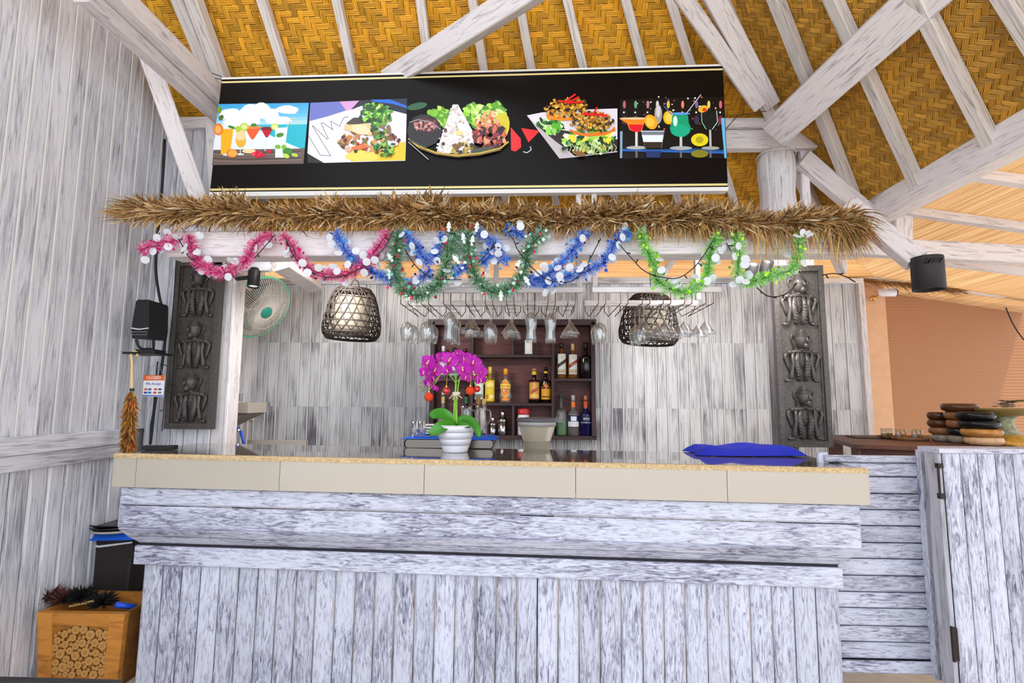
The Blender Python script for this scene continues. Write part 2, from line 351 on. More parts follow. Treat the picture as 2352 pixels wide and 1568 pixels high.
# ------------------------------------------------------------------ big timbers
def timber(label,p,q,w,t,nrm=(0,-1,0),mat=W_BEAM,name='roof_beam',cat='beam',ch=.006):
    p,q=Vector(p),Vector(q); o=board(name,p,q,w,t,mat,None,nrm,ch); return tag(o,label,cat)
c0=Vector((1.592,3.309,3.277))
pr=lambda k,dx=0,dz=0:c0+Vector((-k+dx,-k,.85*k+dz))
hn=Vector((-.5,-.5,-1))
timber('upper grey-white hip rafter against the mat where the two roof slopes meet',pr(-.9,.0,-.07),pr(1.5,.0,-.07),.07,.1,hn)
a=P(1680,120,Y=2.9); 
timber('thick white roof strut, right one of the pair rising from the bamboo post',P(1768,235,Y=3.18),P(1625,-30,Y=2.55),.095,.1,(-.3,-1,-.6))
timber('thick white roof strut, left one of the pair, passing the corner of the food banner',P(1740,240,Y=3.14),P(1552,-30,Y=2.5),.08,.08,(-.3,-1,-.6))
timber('widest white diagonal brace rising right from the bamboo post top to the picture edge',P(1785,300,Y=3.15),P(2165,-50,Y=2.1),.185,.12,(-.2,-1,-.35))
timber('white diagonal brace rising right from behind the middle of the food banner',P(895,185,Y=2.97),P(1250,-40,Y=2.35),.115,.1,(.1,-1,-.35))
timber('long grey eave beam along the right roof slope above the cylinder lamp',Vector((2.29,3.85,2.64)),Vector((2.29,.3,2.64)),.17,.11,(-1,0,0))
q=P(505,222,Y=3.05); timber('cracked white beam running back along the left wall to the banner',q+Vector((0,.1,0)),Vector((q.x,1.3,q.z)),.10,.10,(0,0,-1))
q2=P(497,246,Y=3.05)+Vector((-.035,0,-.02)); timber('lower grey beam bolted under the cracked beam by the left wall',q2+Vector((0,.1,0)),Vector((q2.x,2.1,q2.z)),.075,.07,(0,0,-1))
timber('outer white rafter of the pair descending to the banner\'s upper left corner',P(412,-40,pl=A)+nA*.06,P(500,180,pl=A)+nA*.06,.075,.09,nA,W_RAFT)
timber('inner cream rafter of the pair descending to the banner\'s upper left corner',P(448,-40,pl=A)+nA*.08,P(530,190,pl=A)+nA*.08,.075,.09,nA,W_RAFT)
timber('pale diagonal brace standing against the left wall beside the banner',P(328,92,Y=2.85),P(468,490,Y=3.12),.1,.08,(.5,-1,0))
timber('white vertical post strip left of the banner',P(487,285,Y=3.2),P(512,470,Y=3.2)+Vector((0,0,-.4)),.075,.04,(0,-1,0),name='post',cat='post')
timber('wide white tie beam behind the banner, ending right of the bamboo post',Vector((-1.9,3.36,3.10)),Vector((1.86,3.36,3.10)),.13,.07)
timber('narrow white tie plate on top of the wide tie beam behind the banner',Vector((-1.9,3.34,3.20)),Vector((1.66,3.34,3.20)),.06,.09)
timber('long whitewashed bar beam under the thatch, carrying the tinsel garlands',Vector((P(405,560,Y=2.76).x,2.76,2.222)),Vector((P(1975,560,Y=2.76).x,2.76,2.222)),.14,.13,name='bar_beam')
timber('white beam running right below the eave towards the cylinder lamp',P(1900,563,Y=3.5),P(2420,590,Y=3.5),.12,.08)
timber('white diagonal brace from the bamboo post to behind the eave beam',P(1842,365,Y=3.35),P(2000,500,Y=3.42),.12,.07)
timber('white notched diagonal brace ending beside the cylinder lamp',P(1950,475,Y=3.2),P(2105,600,Y=2.95),.11,.09,(-.2,-1,0))
timber('short white post between eave beam and the beam by the cylinder lamp',P(2070,420,Y=3.45),P(2068,552,Y=3.45),.11,.08,name='post',cat='post')
timber('thin white post just right of the bamboo post',P(1844,345,Y=3.4),P(1850,480,Y=3.4)+Vector((0,0,-.5)),.05,.05,name='post',cat='post')
timber('white brace behind the pink garland, sloping down to the back wall above the fan',P(640,600,Y=3.0),P(722,655,Y=4.2),.1,.1,(.4,-1,-.5))
timber('dark post behind the right carved panel',Vector((P(1782,800,Y=3.4).x,3.335,0)),Vector((P(1782,800,Y=3.4).x,3.335,2.385)),.12,.1,mat=wood('grey_post','8C868A','4A464C',.4,.56),name='post',cat='post')
timber('white plate along the outer edge of the right reed ceiling above the blind',P(1880,625,Y=4.95),P(2440,690,Y=4.95),.07,.06)
timber('narrow white lath under the reed ceiling right of the cylinder lamp',P(2150,600,Y=4.0),P(2420,632,Y=4.0),.06,.05)
# bamboo post
bp=P(1787,400,Y=3.4); t=thing('bamboo_post','thick round whitewashed bamboo post at the right roof corner, bound with cord','post',(bp.x,3.42,2.39))
prof=[]; 
for i in range(15):
    z=2.15+i*.06; prof.append((.112+(.006*math.sin(i*1.1)),z))
prof=prof[4:]+[(.085,3.1),(.07,3.16)]
M_=wood('whitewashed_bamboo','ECE8EA','8F888C',.34,.47,gx=1,gy=1,patch=.05)
mb=MB()
vsx=[];n=40
for r_,z in prof: vsx.append([(r_*(1+.02*math.sin(k*9)),z) for k in range(n)])
mb.add([Vector((q[0]*math.cos(2*PI*k/n),q[0]*math.sin(2*PI*k/n),q[1])) for row in vsx for k,q in enumerate(row)],[(i*n+k,i*n+(k+1)%n,(i+1)*n+(k+1)%n,(i+1)*n+k) for i in range(len(vsx)-1) for k in range(n)]+[tuple((len(vsx)-1)*n+k for k in range(n))])
o=mb.build('culm',wood('whitewashed_bamboo_v','ECE8EA','8F888C',.34,.47,gx=16,gy=16,patch=.05),t,False,mat4((bp.x,3.42,0)))
o.data.materials[0].node_tree.nodes['Mapping'].inputs['Scale'].default_value=(26,26,1.5)
for z in (2.5,3.02): 
    mb=MB(); mb.tube([(.12*math.cos(k*PI/12)+bp.x,.12*math.sin(k*PI/12)+3.42,z+.004*math.sin(k)) for k in range(24)],.004,5,closed=True); mb.build('cord',plain('white_cord','E8E4E2',.7),t)
# ================================================================== BAR COUNTER
cx_=Vector((3.5,-.1,-.024)).normalized(); cz_=Vector((-cx_.z,0,1)); cz_=(cz_-cx_*cz_.dot(cx_)).normalized(); cyv=cz_.cross(cx_)
def cw(x,y,z): return Vector((0,2.443,1.112))+cx_*x+cyv*y+cz_*z
def ctop(p):      # height of the counter top under a world point
    return 1.112+(cx_.z/cx_.x)*p[0]
MC=Matrix(((cx_.x,cyv.x,cz_.x,0),(cx_.y,cyv.y,cz_.y,2.443),(cx_.z,cyv.z,cz_.z,1.112),(0,0,0,1)))
bar=tag(link('bar_counter',None,None,MC),'long whitewashed bar counter with beige tiled edge and polished brown top','bar counter')
xl,xr_=-2.005,1.475; L_=xr_-xl; xm=(xl+xr_)/2
def cbox(name,c,d,mat,ch=.003):
    return board(name,cw(c[0]-d[0]/2,c[1],c[2]),cw(c[0]+d[0]/2,c[1],c[2]),d[2],d[1],mat,bar,nrm=-cyv,ch=ch)
x=xl; cuts=[xl,xl+.115,P(636,1090,Y=2.45).x,P(974,1090,Y=2.45).x,P(1322,1090,Y=2.45).x,P(1664,1090,Y=2.45).x,xr_]
for i in range(6):
    a,b=cuts[i],cuts[i+1]
    cbox('edge_tile',((a+b)/2,.007,-.083),(b-a-.0025,.014,.146),TILE,.0012)
    cbox('top_tile',((a+b)/2,.02+.30,-.007),(b-a-.001,.60,.012),TOP,.001)
MB().box((xm,.33,-.08),(L_-.02,.6,.13)).build('core',plain('core_board','8C7A66',.8),bar,M=MC)
# end tile of the counter, right side
MB().box((xr_+.004,.31,-.083),(.012,.6,.146)).build('edge_tile',TILE,bar,M=MC); MB().box((xl-.004,.31,-.083),(.012,.6,.146)).build('edge_tile',TILE,bar,M=MC)
# chipped stone arris along the front
mb=MB(); N=260; r=random.Random(5); prev=None; rows=[]
for i in range(N+1):
    x=xl+L_*i/N; k=1.0 if x<1.2 else .6; d=r.uniform(.008,.022)*k; h=r.uniform(.010,.017)
    rows.append([(x,-.002,-.012-h*.6),(x,-.006-r.uniform(0,.003),-.008),(x,.004,.0015),(x,.012+d,.0015)])
for i in range(N): mb.add(rows[i]+rows[i+1],[(0,4,5,1),(1,5,6,2),(2,6,7,3)])
mb.build('chipped_edge',STONE,bar,M=MC)
# upper boards, sloped boards, band and planks
yb=.035; xa1,xa2=xl+.03,xr_-.035
bz=[(-.156,-.242),(-.247,-.352)]
for z0,z1 in bz: cbox('board',(xm,yb,(z0+z1)/2),(xa2-xa1,.022,z0-z1),W_FRONT,.009)
def sl_board(y0,z0,y1,z1,inset0,inset1):
    mb=MB(); ya,za=y0,z0
    v=[(xa1+inset0,y0,z0),(xa2-inset0,y0,z0),(xa2-inset1,y1,z1),(xa1+inset1,y1,z1)]
    v2=[(a,b+.03,c+.01) for a,b,c in v]; mb.add(v+v2,[(3,2,1,0),(4,5,6,7),(0,1,5,4),(1,2,6,5),(2,3,7,6),(3,0,4,7)])
    mb.build('sloped_board',W_FRONT,bar,M=MC)
sl_board(yb-.011,-.355,yb+.025,-.394,0,.02); sl_board(yb+.027,-.398,yb+.075,-.442,.02,.058)
xb1,xb2=xa1+.045,xa2-.05
cbox('band_board',((xb1+xb2)/2,.10,-.492),(xb2-xb1,.03,.088),W_FRONT,.004)
cbox('dark_gap_strip',((xb1+xb2)/2,.115,-.443),(xb2-xb1-.02,.03,.012),plain('dark_gap','2A262C',.9),.001)
xc1,xc2=xb1+.035,xb2-.01; npl=34; pw=(xc2-xc1)/npl
for i in range(npl):
    x=xc1+pw*(i+.5); board('plank',cw(x,.118,-1.11),cw(x,.118,-.535),pw-.005,.022,W_FRONT,bar,nrm=-cyv,ch=.009)
# left and right end cladding
for s,xx in((-1,xc1),(1,xc2)):
    for k in range(5):
        board('side_plank',cw(xx-s*-.0,.17+k*.09,-1.11),cw(xx,.17+k*.09,-.535),.088,.022,W_FRONT,bar,nrm=cx_*s,ch=.005)
for s,xx in((-1,xa1),(1,xa2)):
    for z0,z1 in bz: board('side_board',cw(xx+s*.004,.04,(z0+z1)/2),cw(xx+s*.004,.6,(z0+z1)/2),z0-z1,.022,W_FRONT,bar,nrm=cx_*s)
# ================================================================== GATE and right hand panel
YG=2.62; gx0=P(1900,1200,Y=YG).x; gx1=P(2112,1035,Y=YG).x; gx2=P(2150,1300,Y=YG).x
gt=thing('half_gate','low whitewashed gate of horizontal boards beside the counter end','gate',((gx0+gx1)/2,YG,0))
gz=lambda y:P(2000,y,Y=YG).z
ys=[1044,1063,1095,1134,1171,1208,1247,1284,1323,1361,1398,1439,1476,1515,1546]
for i in range(len(ys)-1):
    z0,z1=gz(ys[i]),gz(ys[i+1]); edge=i in(0,len(ys)-2)
    board('rail' if edge else 'slat',(gx0,YG+(0 if edge else .015),(z0+z1)/2),(gx1+.02,YG+(0 if edge else .015),(z0+z1)/2),abs(z0-z1)-.005,.022,W_FRONT,gt,ch=.007)
board('stile',(gx1+.008,YG-.014,gz(1550)),(gx1+.008,YG-.014,gz(1031)),.06,.035,W_FRONT,gt)
MB().box(((gx0+gx1)/2,YG+.035,(gz(1546)+gz(1050))/2),(gx1-gx0,.01,gz(1050)-gz(1546)-.02)).build('back_board',plain('dark_gap','2A262C',.9),gt)
board('stile',(gx0,YG+.01,gz(1550)),(gx0,YG+.01,gz(1040)),.05,.02,W_FRONT,gt)
YR=2.42; px0=P(2162,1035,Y=YR).x; zt=P(2200,1035,Y=YR).z
pn=thing('plank_partition','tall whitewashed partition of vertical planks at the right picture edge','partition',(px0+.4,YR,0))
for i in range(9): board('plank',(px0+.038+i*.0745,YR,0),(px0+.038+i*.0745,YR,zt-.012),.0705,.022,W_FRONT,pn,ch=.008)
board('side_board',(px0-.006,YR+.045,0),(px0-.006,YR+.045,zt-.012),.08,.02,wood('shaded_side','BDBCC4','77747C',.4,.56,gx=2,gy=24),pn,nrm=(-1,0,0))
board('cap_rail',(px0-.02,YR+.05,zt),(px0+.7,YR+.05,zt),.13,.022,W_FRONT,pn,nrm=(0,0,1))
MB().box((px0+.33,YR+.06,zt/2-.02),(.66,.06,zt-.06)).build('core',plain('dark_gap','2A262C',.9),pn)
hw=MB(); hb=P(2146,1068,Y=YR); he=P(2150,1135,Y=YR); xx=px0-.02
hw.tube([(xx,YR-.0,zt-.07),(xx-.022,YR-.03,zt-.075),(xx-.022,YR-.03,zt-.185),(xx,YR,zt-.19)],.005,6)
hw.box((xx+.005,YR+.0,zt-.065),(.022,.02,.02)); hw.box((xx+.005,YR+.0,zt-.195),(.022,.02,.022))
tag(hw.build('pull_handle',plain('rusty_iron','3A3230',.5,.7,bump=.3),pn),'dark rusty pull handle near the top')
hz=P(2188,1475,Y=YR).z; mb=MB(); mb.box((px0-.018,YR-.012,hz),(.02,.014,.13)); mb.tube([(px0-.028,YR-.016,hz-.07),(px0-.028,YR-.016,hz+.07)],.007,8); mb.build('hinge',MATS['rusty_iron'],pn)
# ================================================================== SIGN (printed banner)
YS=2.86
sg=thing('food_banner','wide black hanging banner printed with five photos of drinks and dishes','sign',P(1077,430,Y=YS))
cn=[P(509,181,Y=YS),P(1660,150,Y=YS),P(1672,432,Y=YS),P(482,443,Y=YS)]
bk=[p+Vector((0,.035,0)) for p in cn]
MB().add(cn+bk,[(3,2,1,0),(4,5,6,7),(0,1,5,4),(1,2,6,5),(2,3,7,6),(3,0,4,7)]).build('panel',plain('black_banner','120D0C',.28),sg)
MATS['black_banner'].node_tree.nodes['Principled BSDF'].inputs['Specular IOR Level'].default_value=.18
bt=[P(480,441,Y=YS-.003),P(1674,429,Y=YS-.003),P(1672,438,Y=YS-.003),P(481,451,Y=YS-.003)]
mb=MB(); v2=[p+Vector((0,.045,0)) for p in bt]; mb.add(bt+v2,[(3,2,1,0),(4,5,6,7),(0,1,5,4),(1,2,6,5),(2,3,7,6),(3,0,4,7)]); mb.build('bottom_frame_strip',plain('white_frame','E9E6E2',.6),sg)
tt=[P(509,178,Y=YS-.003),P(1660,147,Y=YS-.003),P(1660,151,Y=YS-.003),P(509,182,Y=YS-.003)]
mb=MB(); v2=[p+Vector((0,.045,0)) for p in tt]; mb.add(tt+v2,[(3,2,1,0),(4,5,6,7),(0,1,5,4),(1,2,6,5),(2,3,7,6),(3,0,4,7)]); mb.build('top_frame_strip',MATS['white_frame'],sg)
class Pic:
    """flat coloured print laid on the banner, layer over layer"""
    def __init__(s,name,mp): s.mb=MB(); s.n=name; s.k=0; s.mp=mp; s.r=random.Random(len(name))
    def poly(s,pts,c):
        s.k+=1; c=lin(c) if isinstance(c,str) else c
        s.mb.poly([s.mp(x,y,s.k) for x,y in reversed(pts)],c)
    def grad(s,x0,y0,x1,y1,ct,cb,n=12):
        s.k+=1; ct,cb=lin(ct),lin(cb)
        for i in range(n):
            a,b=i/n,(i+1)/n; ya,yb=y0+(y1-y0)*a,y0+(y1-y0)*b; ca=tuple(ct[k]*(1-a)+cb[k]*a for k in range(3))
            s.mb.poly([s.mp(x0,yb,s.k),s.mp(x1,yb,s.k),s.mp(x1,ya,s.k),s.mp(x0,ya,s.k)],ca)
    def ell(s,cx,cy,rx,ry,c,rot=0,n=14,wob=0):
        q=[]
        for i in range(n):
            a=2*PI*i/n; k=1+s.r.uniform(-wob,wob); x,y=rx*math.cos(a)*k,ry*math.sin(a)*k
            q.append((cx+x*math.cos(rot)-y*math.sin(rot),cy+x*math.sin(rot)+y*math.cos(rot)))
        s.poly(q,c)
    def blot(s,inside,box,n,cols,r0,r1,asp=1.6):
        m=0
        while m<n:
            x,y=s.r.uniform(box[0],box[2]),s.r.uniform(box[1],box[3]); m+=1
            if inside(x,y): s.ell(x,y,s.r.uniform(r0,r1),s.r.uniform(r0,r1)/asp,s.r.choice(cols),s.r.uniform(0,PI),7,.3)
    def line(s,pts,wd,c):
        for (x0,y0),(x1,y1) in zip(pts,pts[1:]):
            l=math.hypot(x1-x0,y1-y0) or 1; nx,ny=-(y1-y0)/l*wd/2,(x1-x0)/l*wd/2
            s.poly([(x0+nx,y0+ny),(x1+nx,y1+ny),(x1-nx,y1-ny),(x0-nx,y0-ny)],c)
    def done(s,mat=PRINT,parent=None): return s.mb.build(s.n,mat,parent)
mpS=lambda x,y,k: P(x,y,Y=YS-.001-.00004*k)
inE=lambda cx,cy,rx,ry:(lambda x,y:((x-cx)/rx)**2+((y-cy)/ry)**2<1)
p=Pic('gold_stripes',mpS)
p.poly([(509,187),(1660,157),(1660,161),(509,191)],'E9D890'); p.poly([(483,433),(1671,421),(1671,426),(482,438)],'E9D890'); p.done(PRINT,sg)
# picture 1: beach cocktails   (skewed frame: x shifts with y)
p=Pic('beach_cocktails_print',mpS)
X0=lambda y:501-(y-239)*.10; X1=lambda y:710-(y-234)*.09
def band(y0,y1,c,p=p,a=X0,b=X1): p.poly([(a(y0),y0),(b(y0),y0-3),(b(y1),y1-3),(a(y1),y1)],c)
for i,c in enumerate(['3FA8E0','4AB0E6','56B8EA','66C0EE','86CDF2','A8DAF4','C0E4F6']): band(239+i*8,247+i*8,c)
band(288,343,'1FB9CC'); band(343,379,'6B5A52')
p.poly([(498,285),(570,285),(600,300),(640,320),(690,341),(489,344)],'E9EEF2')
for q in ((530,262,26,14),(580,255,30,17),(618,262,24,14),(600,246,18,10),(660,252,26,10),(545,280,34,10),(640,276,30,9),(570,276,30,12)): p.ell(*q,'F4F6FA',0,14,.12)
p.ell(504,252,5,9,'7A9A30'); p.ell(508,270,5,7,'55702A',.6)
for k in range(6): p.line([(490,349+k*5),(560,351+k*5),(692,347+k*5)],1.6,['4A3C36','8E7C70','7A665C'][k%3])
p.poly([(508,296),(536,296),(528,354),(507,354)],'F6B414'); p.ell(522,355,11,3,'D8DCE0'); p.ell(502,297,11,14,'F07F1E'); p.ell(501,297,7,9,'FAB45A'); p.ell(532,292,9,3,'3E8A2A',.3)
p.ell(553,322,12,17,'F0B436'); p.poly([(542,300),(564,300),(562,322),(544,322)],'F3D79A'); p.line([(552,338),(552,352)],2,'DDE3E6'); p.ell(552,354,9,2.5,'DDE3E6'); p.ell(547,296,7,7,'B9CF3A'); 
p.poly([(562,292),(600,292),(582,320),(577,320)],'F0602A'); p.ell(581,292,19,4,'F58A4A'); p.line([(579,319),(579,350)],1.8,'E8ECEE'); p.ell(561,291,10,9,'BBD53C'); p.ell(561,291,7,6,'DDE89A'); p.ell(583,287,7,4,'3D8A38')
p.poly([(599,295),(627,295),(615,315),(610,315)],'C01428'); p.ell(613,295,14,4,'8A1222'); p.line([(611,315),(609,347)],1.8,'E8ECEE'); p.ell(631,291,9,8,'C8DA40'); p.ell(631,291,6,5.5,'E8F0A0')
p.poly([(632,294),(661,292),(652,362),(632,362)],'E6F2EC'); p.ell(643,310,9,5,'3E8E34',-.2); p.ell(638,337,7,5,'7CB83C'); p.ell(652,338,6,6,'86BC3A'); p.line([(660,292),(668,272),(676,272),(690,285)],1.4,'E8E08A')
p.ell(533,352,13,10,'EE7A18'); p.ell(534,352,10,8,'FBB050'); p.ell(572,347,16,5,'F2D8A0'); 
for q in ((583,354),(590,358),(597,353),(592,350),(602,356)): p.ell(*q,6,5,['D0183A','EE4A5A'][q[0]%2],0,9,.2)
p.ell(660,348,11,9,'3C8E28'); p.ell(657,358,8,5,'C8E060',.4); p.ell(677,356,8,4,'B8D850',.3); p.ell(618,348,6,4,'D02040')
p.done(PRINT,sg)
# picture 2: plated fish
p=Pic('plated_fish_print',mpS); a2=lambda y:712-(y-236)*.05; b2=lambda y:935-(y-226)*.03
p.poly([(713,236),(935,226),(931,369),(744,374),(706,355)],'E4E0EE')
p.poly([(713,236),(825,231),(800,252),(750,268),(711,278)],'6E78C4'); p.poly([(780,233),(828,231),(815,250),(795,254)],'D8A0D0'); p.poly([(825,231),(935,226),(934,262),(880,248),(830,243),(806,252)],'12162E')
p.poly([(850,229),(895,228),(935,243),(934,248),(900,238),(862,234)],'1464D8'); p.poly([(706,352),(744,374),(706,374)],'241C20')
p.poly([(711,278),(750,268),(800,253),(840,250),(880,252),(934,264),(931,369),(744,374),(706,351)],'E9E6F0')
p.poly([(800,347),(850,340),(931,325),(931,368),(806,371)],'EEC61E'); p.ell(830,358,40,12,'F2D95A',0,14,.1)
p.line([(709,312),(735,356),(760,358),(755,350),(717,288),(722,292),(752,320),(754,318),(737,283),(742,282),(765,298),(762,292),(760,278),(780,290),(790,270),(800,268)],1.1,'4A4248')
p.blot(inE(850,325,72,24),(780,300,925,350),120,['8A5A2C','C8803A','E8B888','5A2E26','A04038','3A2A20','D89A50','E8D0C0','6A7A30','C05A30'],4,10)
p.ell(825,338,20,5,'F0702A',-.15); p.ell(800,343,8,6,'E0B090')
p.poly([(792,285),(815,272),(845,280),(862,300),(850,312),(820,305),(790,298)],'E9C98E'); p.poly([(795,283),(812,270),(840,270),(850,280),(830,285),(800,286)],'4A4038')
p.ell(828,297,22,12,'F2DCAE',.2,12,.1)
p.blot(inE(862,262,36,24),(820,238,905,300),170,['2E6A1E','4C9A26','7CC83A','1A3E16','9ADC4A','245A1A','C8E070'],4,9)
p.blot(inE(875,295,22,26),(850,265,900,325),70,['2A5A1E','48882A','1A3216','6AA838','8A6A3A'],4,8)
p.blot(inE(882,343,22,16),(858,325,905,362),50,['2A7A28','4CA838','1A4A1C','88C850'],3,7)
p.ell(903,330,12,5,'F0F0F4'); p.ell(903,331,6,3,'1E3A22'); p.done(PRINT,sg)
# picture 3: rice cone
p=Pic('rice_cone_print',mpS)
p.ell(958,244,24,8,'1E5A30',-.2); p.ell(1148,250,10,22,'1F6838',-.4)
p.blot(inE(1010,270,30,22),(985,248,1040,296),60,['9BD82A','7EC01E','C6EC5A','5E9A1E'],6,11)
p.blot(inE(1105,262,58,26),(1060,240,1168,295),130,['8FD42C','B4E656','66A824','DDF49A','4C8A20'],6,12)
p.ell(1150,292,20,34,'D8C81E',.2); p.blot(inE(1120,278,26,24),(1095,255,1150,305),40,['E8A878','F0905A','D86030','F4C8A0'],5,9)
p.ell(975,300,40,38,'16100F'); p.ell(978,287,30,16,'4A201C',.2); p.blot(inE(978,288,28,14),(948,272,1008,304),70,['8A3A36','C07A72','5A1C1C','E0B0A8'],2.5,5)
p.line([(940,281),(960,275),(990,280),(1012,297)],2,'9A9A9C')
p.poly([(1040,240),(1052,240),(1085,300),(1092,352),(1003,351),(1012,318)],'EDE4E2')
p.blot(lambda x,y:240<y<352 and abs(x-1046)<8+(y-240)*.36,(1003,240,1092,352),150,['FAF4F2','D8CCCA','E8D8B8','B8A8A0','F4ECEA'],2.5,5)
p.ell(1018,330,4,4,'4A3020'); p.ell(1023,299,4,5,'5A4030'); p.ell(1055,305,8,6,'E8D88A')
p.blot(inE(1065,342,28,14),(1035,325,1095,356),40,['B89A30','7A5A20','D8BE5A','3A2A18'],4,8)
p.blot(inE(1127,312,38,28),(1090,285,1166,342),120,['2A0E12','6A1A20','A0302A','D86A40','1A0A0E','8A2A48','E89A70'],4,10)
p.ell(1110,346,30,8,'3A4A2A',-.1); p.line([(938,318),(960,335),(1000,350),(1050,357),(1100,352),(1150,340),(1168,325)],3.5,'C8A838'); p.line([(940,322),(962,340),(1002,354),(1050,360),(1100,356),(1150,344)],2,'8A6A24')
p.line([(938,326),(984,366)],1.6,'C8C8CC'); p.line([(940,320),(980,340)],4,'24402C'); p.done(PRINT,sg)
# picture 4: open burgers on a tray
p=Pic('filled_buns_print',mpS)
p.poly([(1173,292),(1196,318),(1197,338),(1184,348),(1174,345)],'F0101C'); p.poly([(1197,294),(1240,300),(1225,316),(1214,327)],'F0101C'); p.line([(1202,348),(1210,351),(1220,344),(1218,336)],2,'C8D0E0')
p.poly([(1210,265),(1245,258),(1330,252),(1418,249),(1418,349),(1330,360),(1285,364)],'E8E4EC'); p.poly([(1228,288),(1300,300),(1418,320),(1418,347),(1320,358)],'2A241E'); p.poly([(1210,265),(1235,290),(1318,360),(1285,364)],'C4BCC0')
p.blot(inE(1268,290,34,16),(1234,270,1310,310),60,['58B82A','2E7A28','9ADC5A','E8F4C0','1A4A1C'],6,11)
p.blot(inE(1355,320,62,22),(1290,295,1418,345),120,['5ABC2C','2E7A28','A4DE60','EEF8D0','1A4A1C','F0E040'],6,12)
p.poly([(1254,262),(1300,270),(1325,266),(1322,276),(1290,277),(1258,274)],'F09020'); p.poly([(1306,296),(1340,306),(1400,302),(1412,290),(1414,300),(1390,310),(1350,314),(1318,308)],'F07A1E')
p.blot(inE(1302,247,50,22),(1250,228,1350,268),230,['E8A82A','B87A1A','5A3A10','F4C85A','2A1E0C','D0901C'],3,6)
p.blot(inE(1360,278,50,22),(1308,256,1412,302),230,['E8A82A','B87A1A','5A3A10','F4C85A','2A1E0C','A86A18'],3,6)
for l in ([(1283,233),(1312,232),(1330,222)],[(1302,230),(1322,216)],[(1300,236),(1340,234)],[(1335,262),(1362,262),(1372,246)],[(1350,264),(1388,262)],[(1340,260),(1395,266)]): p.line(l,4,'E81A1A')
p.blot(inE(1350,340,58,14),(1295,325,1416,356),60,['DCE8B0','7AA850','2A3A1C','B8D080'],3,8); p.ell(1330,352,16,6,'8A5A2A',.3)
for k in range(14): p.line([(1305+k*8,325+(k%3)*5),(1312+k*8,338),(1308+k*8,348)],1,'E0ECC0')
p.done(PRINT,sg)
# picture 5: cocktails on a bar at night
p=Pic('night_cocktails_print',mpS)
p.poly([(1424,228),(1663,222),(1670,363),(1424,364)],'0A0708')
p.blot(lambda x,y:y<300,(1426,222,1660,330),60,['8A3A4A','C8B060','E8E0D0','4A8A5A','D86A50','7A5A8A','F4F0E8'],1.5,4)
for x,c,c2 in ((1434,'5A2A3A','B86A70'),(1460,'3A5A3A','6AA878'),(1488,'7A3A4A','C08088'),(1510,'B8B0A8','E0D8D0'),(1535,'8A7A20','E0C840'),(1568,'7A3030','E88A60'),(1600,'3A3050','7A6AA0'),(1628,'6A5A20','E8D060'),(1655,'7A2A40','D86A80')):
    p.ell(x,262,7,22,'1A1214'); p.ell(x,240,3.5,9,c2); p.ell(x,276,6,10,c); p.ell(x-1,258,2,2,'FFF6E8')
p.ell(1512,262,9,22,'A8A09C'); p.ell(1512,255,5,14,'D8D4D0')
p.poly([(1424,343),(1668,348),(1668,353),(1424,347)],'2A62B8'); p.poly([(1424,341),(1500,343),(1600,341),(1668,345),(1668,348),(1424,343)],'14508A')
p.poly([(1656,272),(1664,270),(1669,363),(1664,363)],'6AB8E8'); p.poly([(1424,302),(1430,301),(1429,363),(1424,363)],'8AA8C0')
p.poly([(1423,273),(1494,272),(1480,282),(1474,300),(1466,303),(1458,303),(1446,298),(1440,283)],'F08A1E'); p.poly([(1443,286),(1478,286),(1472,300),(1465,303),(1458,303),(1448,297)],'E8142C'); p.ell(1458,272,36,2.6,'F0C8A0'); p.line([(1462,303),(1462,337)],6,'C8C4C0'); p.line([(1461,303),(1461,337)],2,'F4F0EC'); p.ell(1462,339,24,4,'B8B4B0')
p.ell(1495,280,14,18,'F8A81C',-.5); p.ell(1493,280,9,12,'FAC84A',-.5)
p.poly([(1472,301),(1526,301),(1520,340),(1481,340)],'7A8290'); p.poly([(1474,310),(1524,310),(1521,327),(1478,327)],'E8F2F4'); p.poly([(1478,326),(1521,326),(1519,340),(1482,340)],'38281C'); p.line([(1472,301),(1526,301)],1.6,'F0F4F6')
p.ell(1536,270,13,16,'F4B81C'); p.ell(1537,270,9,11,'F8D45A')
p.poly([(1544,264),(1580,264),(1582,282),(1587,293),(1584,305),(1572,314),(1556,314),(1543,305),(1538,294),(1543,280)],'0FA070'); p.ell(1562,300,22,14,'12B088'); p.ell(1551,278,5,12,'DFF4EC'); p.ell(1562,261,24,3,'5AA0E0'); p.line([(1564,314),(1564,337)],6,'C8CCCC'); p.ell(1564,340,26,4.5,'A8B0B0'); p.line([(1577,260),(1610,217)],2,'C8C8D8'); p.line([(1542,262),(1524,243)],2,'5A6AC0')
p.ell(1607,321,20,15,'E8D81E'); p.ell(1607,321,9,8,'B8A820'); p.ell(1607,353,20,9,'8A8220')
p.poly([(1611,254),(1646,254),(1648,278),(1640,296),(1634,298),(1625,298),(1616,292),(1611,276)],'12181C'); p.line([(1611,254),(1612,280),(1622,297)],1.8,'8ACCA8'); p.line([(1646,254),(1648,280),(1636,297)],1.8,'B8D8D0'); p.line([(1631,298),(1632,337)],5,'B8BCB0'); p.ell(1632,340,21,4,'A8A8A0'); p.ell(1615,250,12,8,'E8B830',-.3); p.ell(1618,252,5,4,'E82A2A')
for x in (1462,1564,1632): p.line([(x,345),(x,362)],5,'6A6A68')
p.poly([(1482,347),(1519,347),(1515,362),(1486,362)],'24346A'); p.done(PRINT,sg)
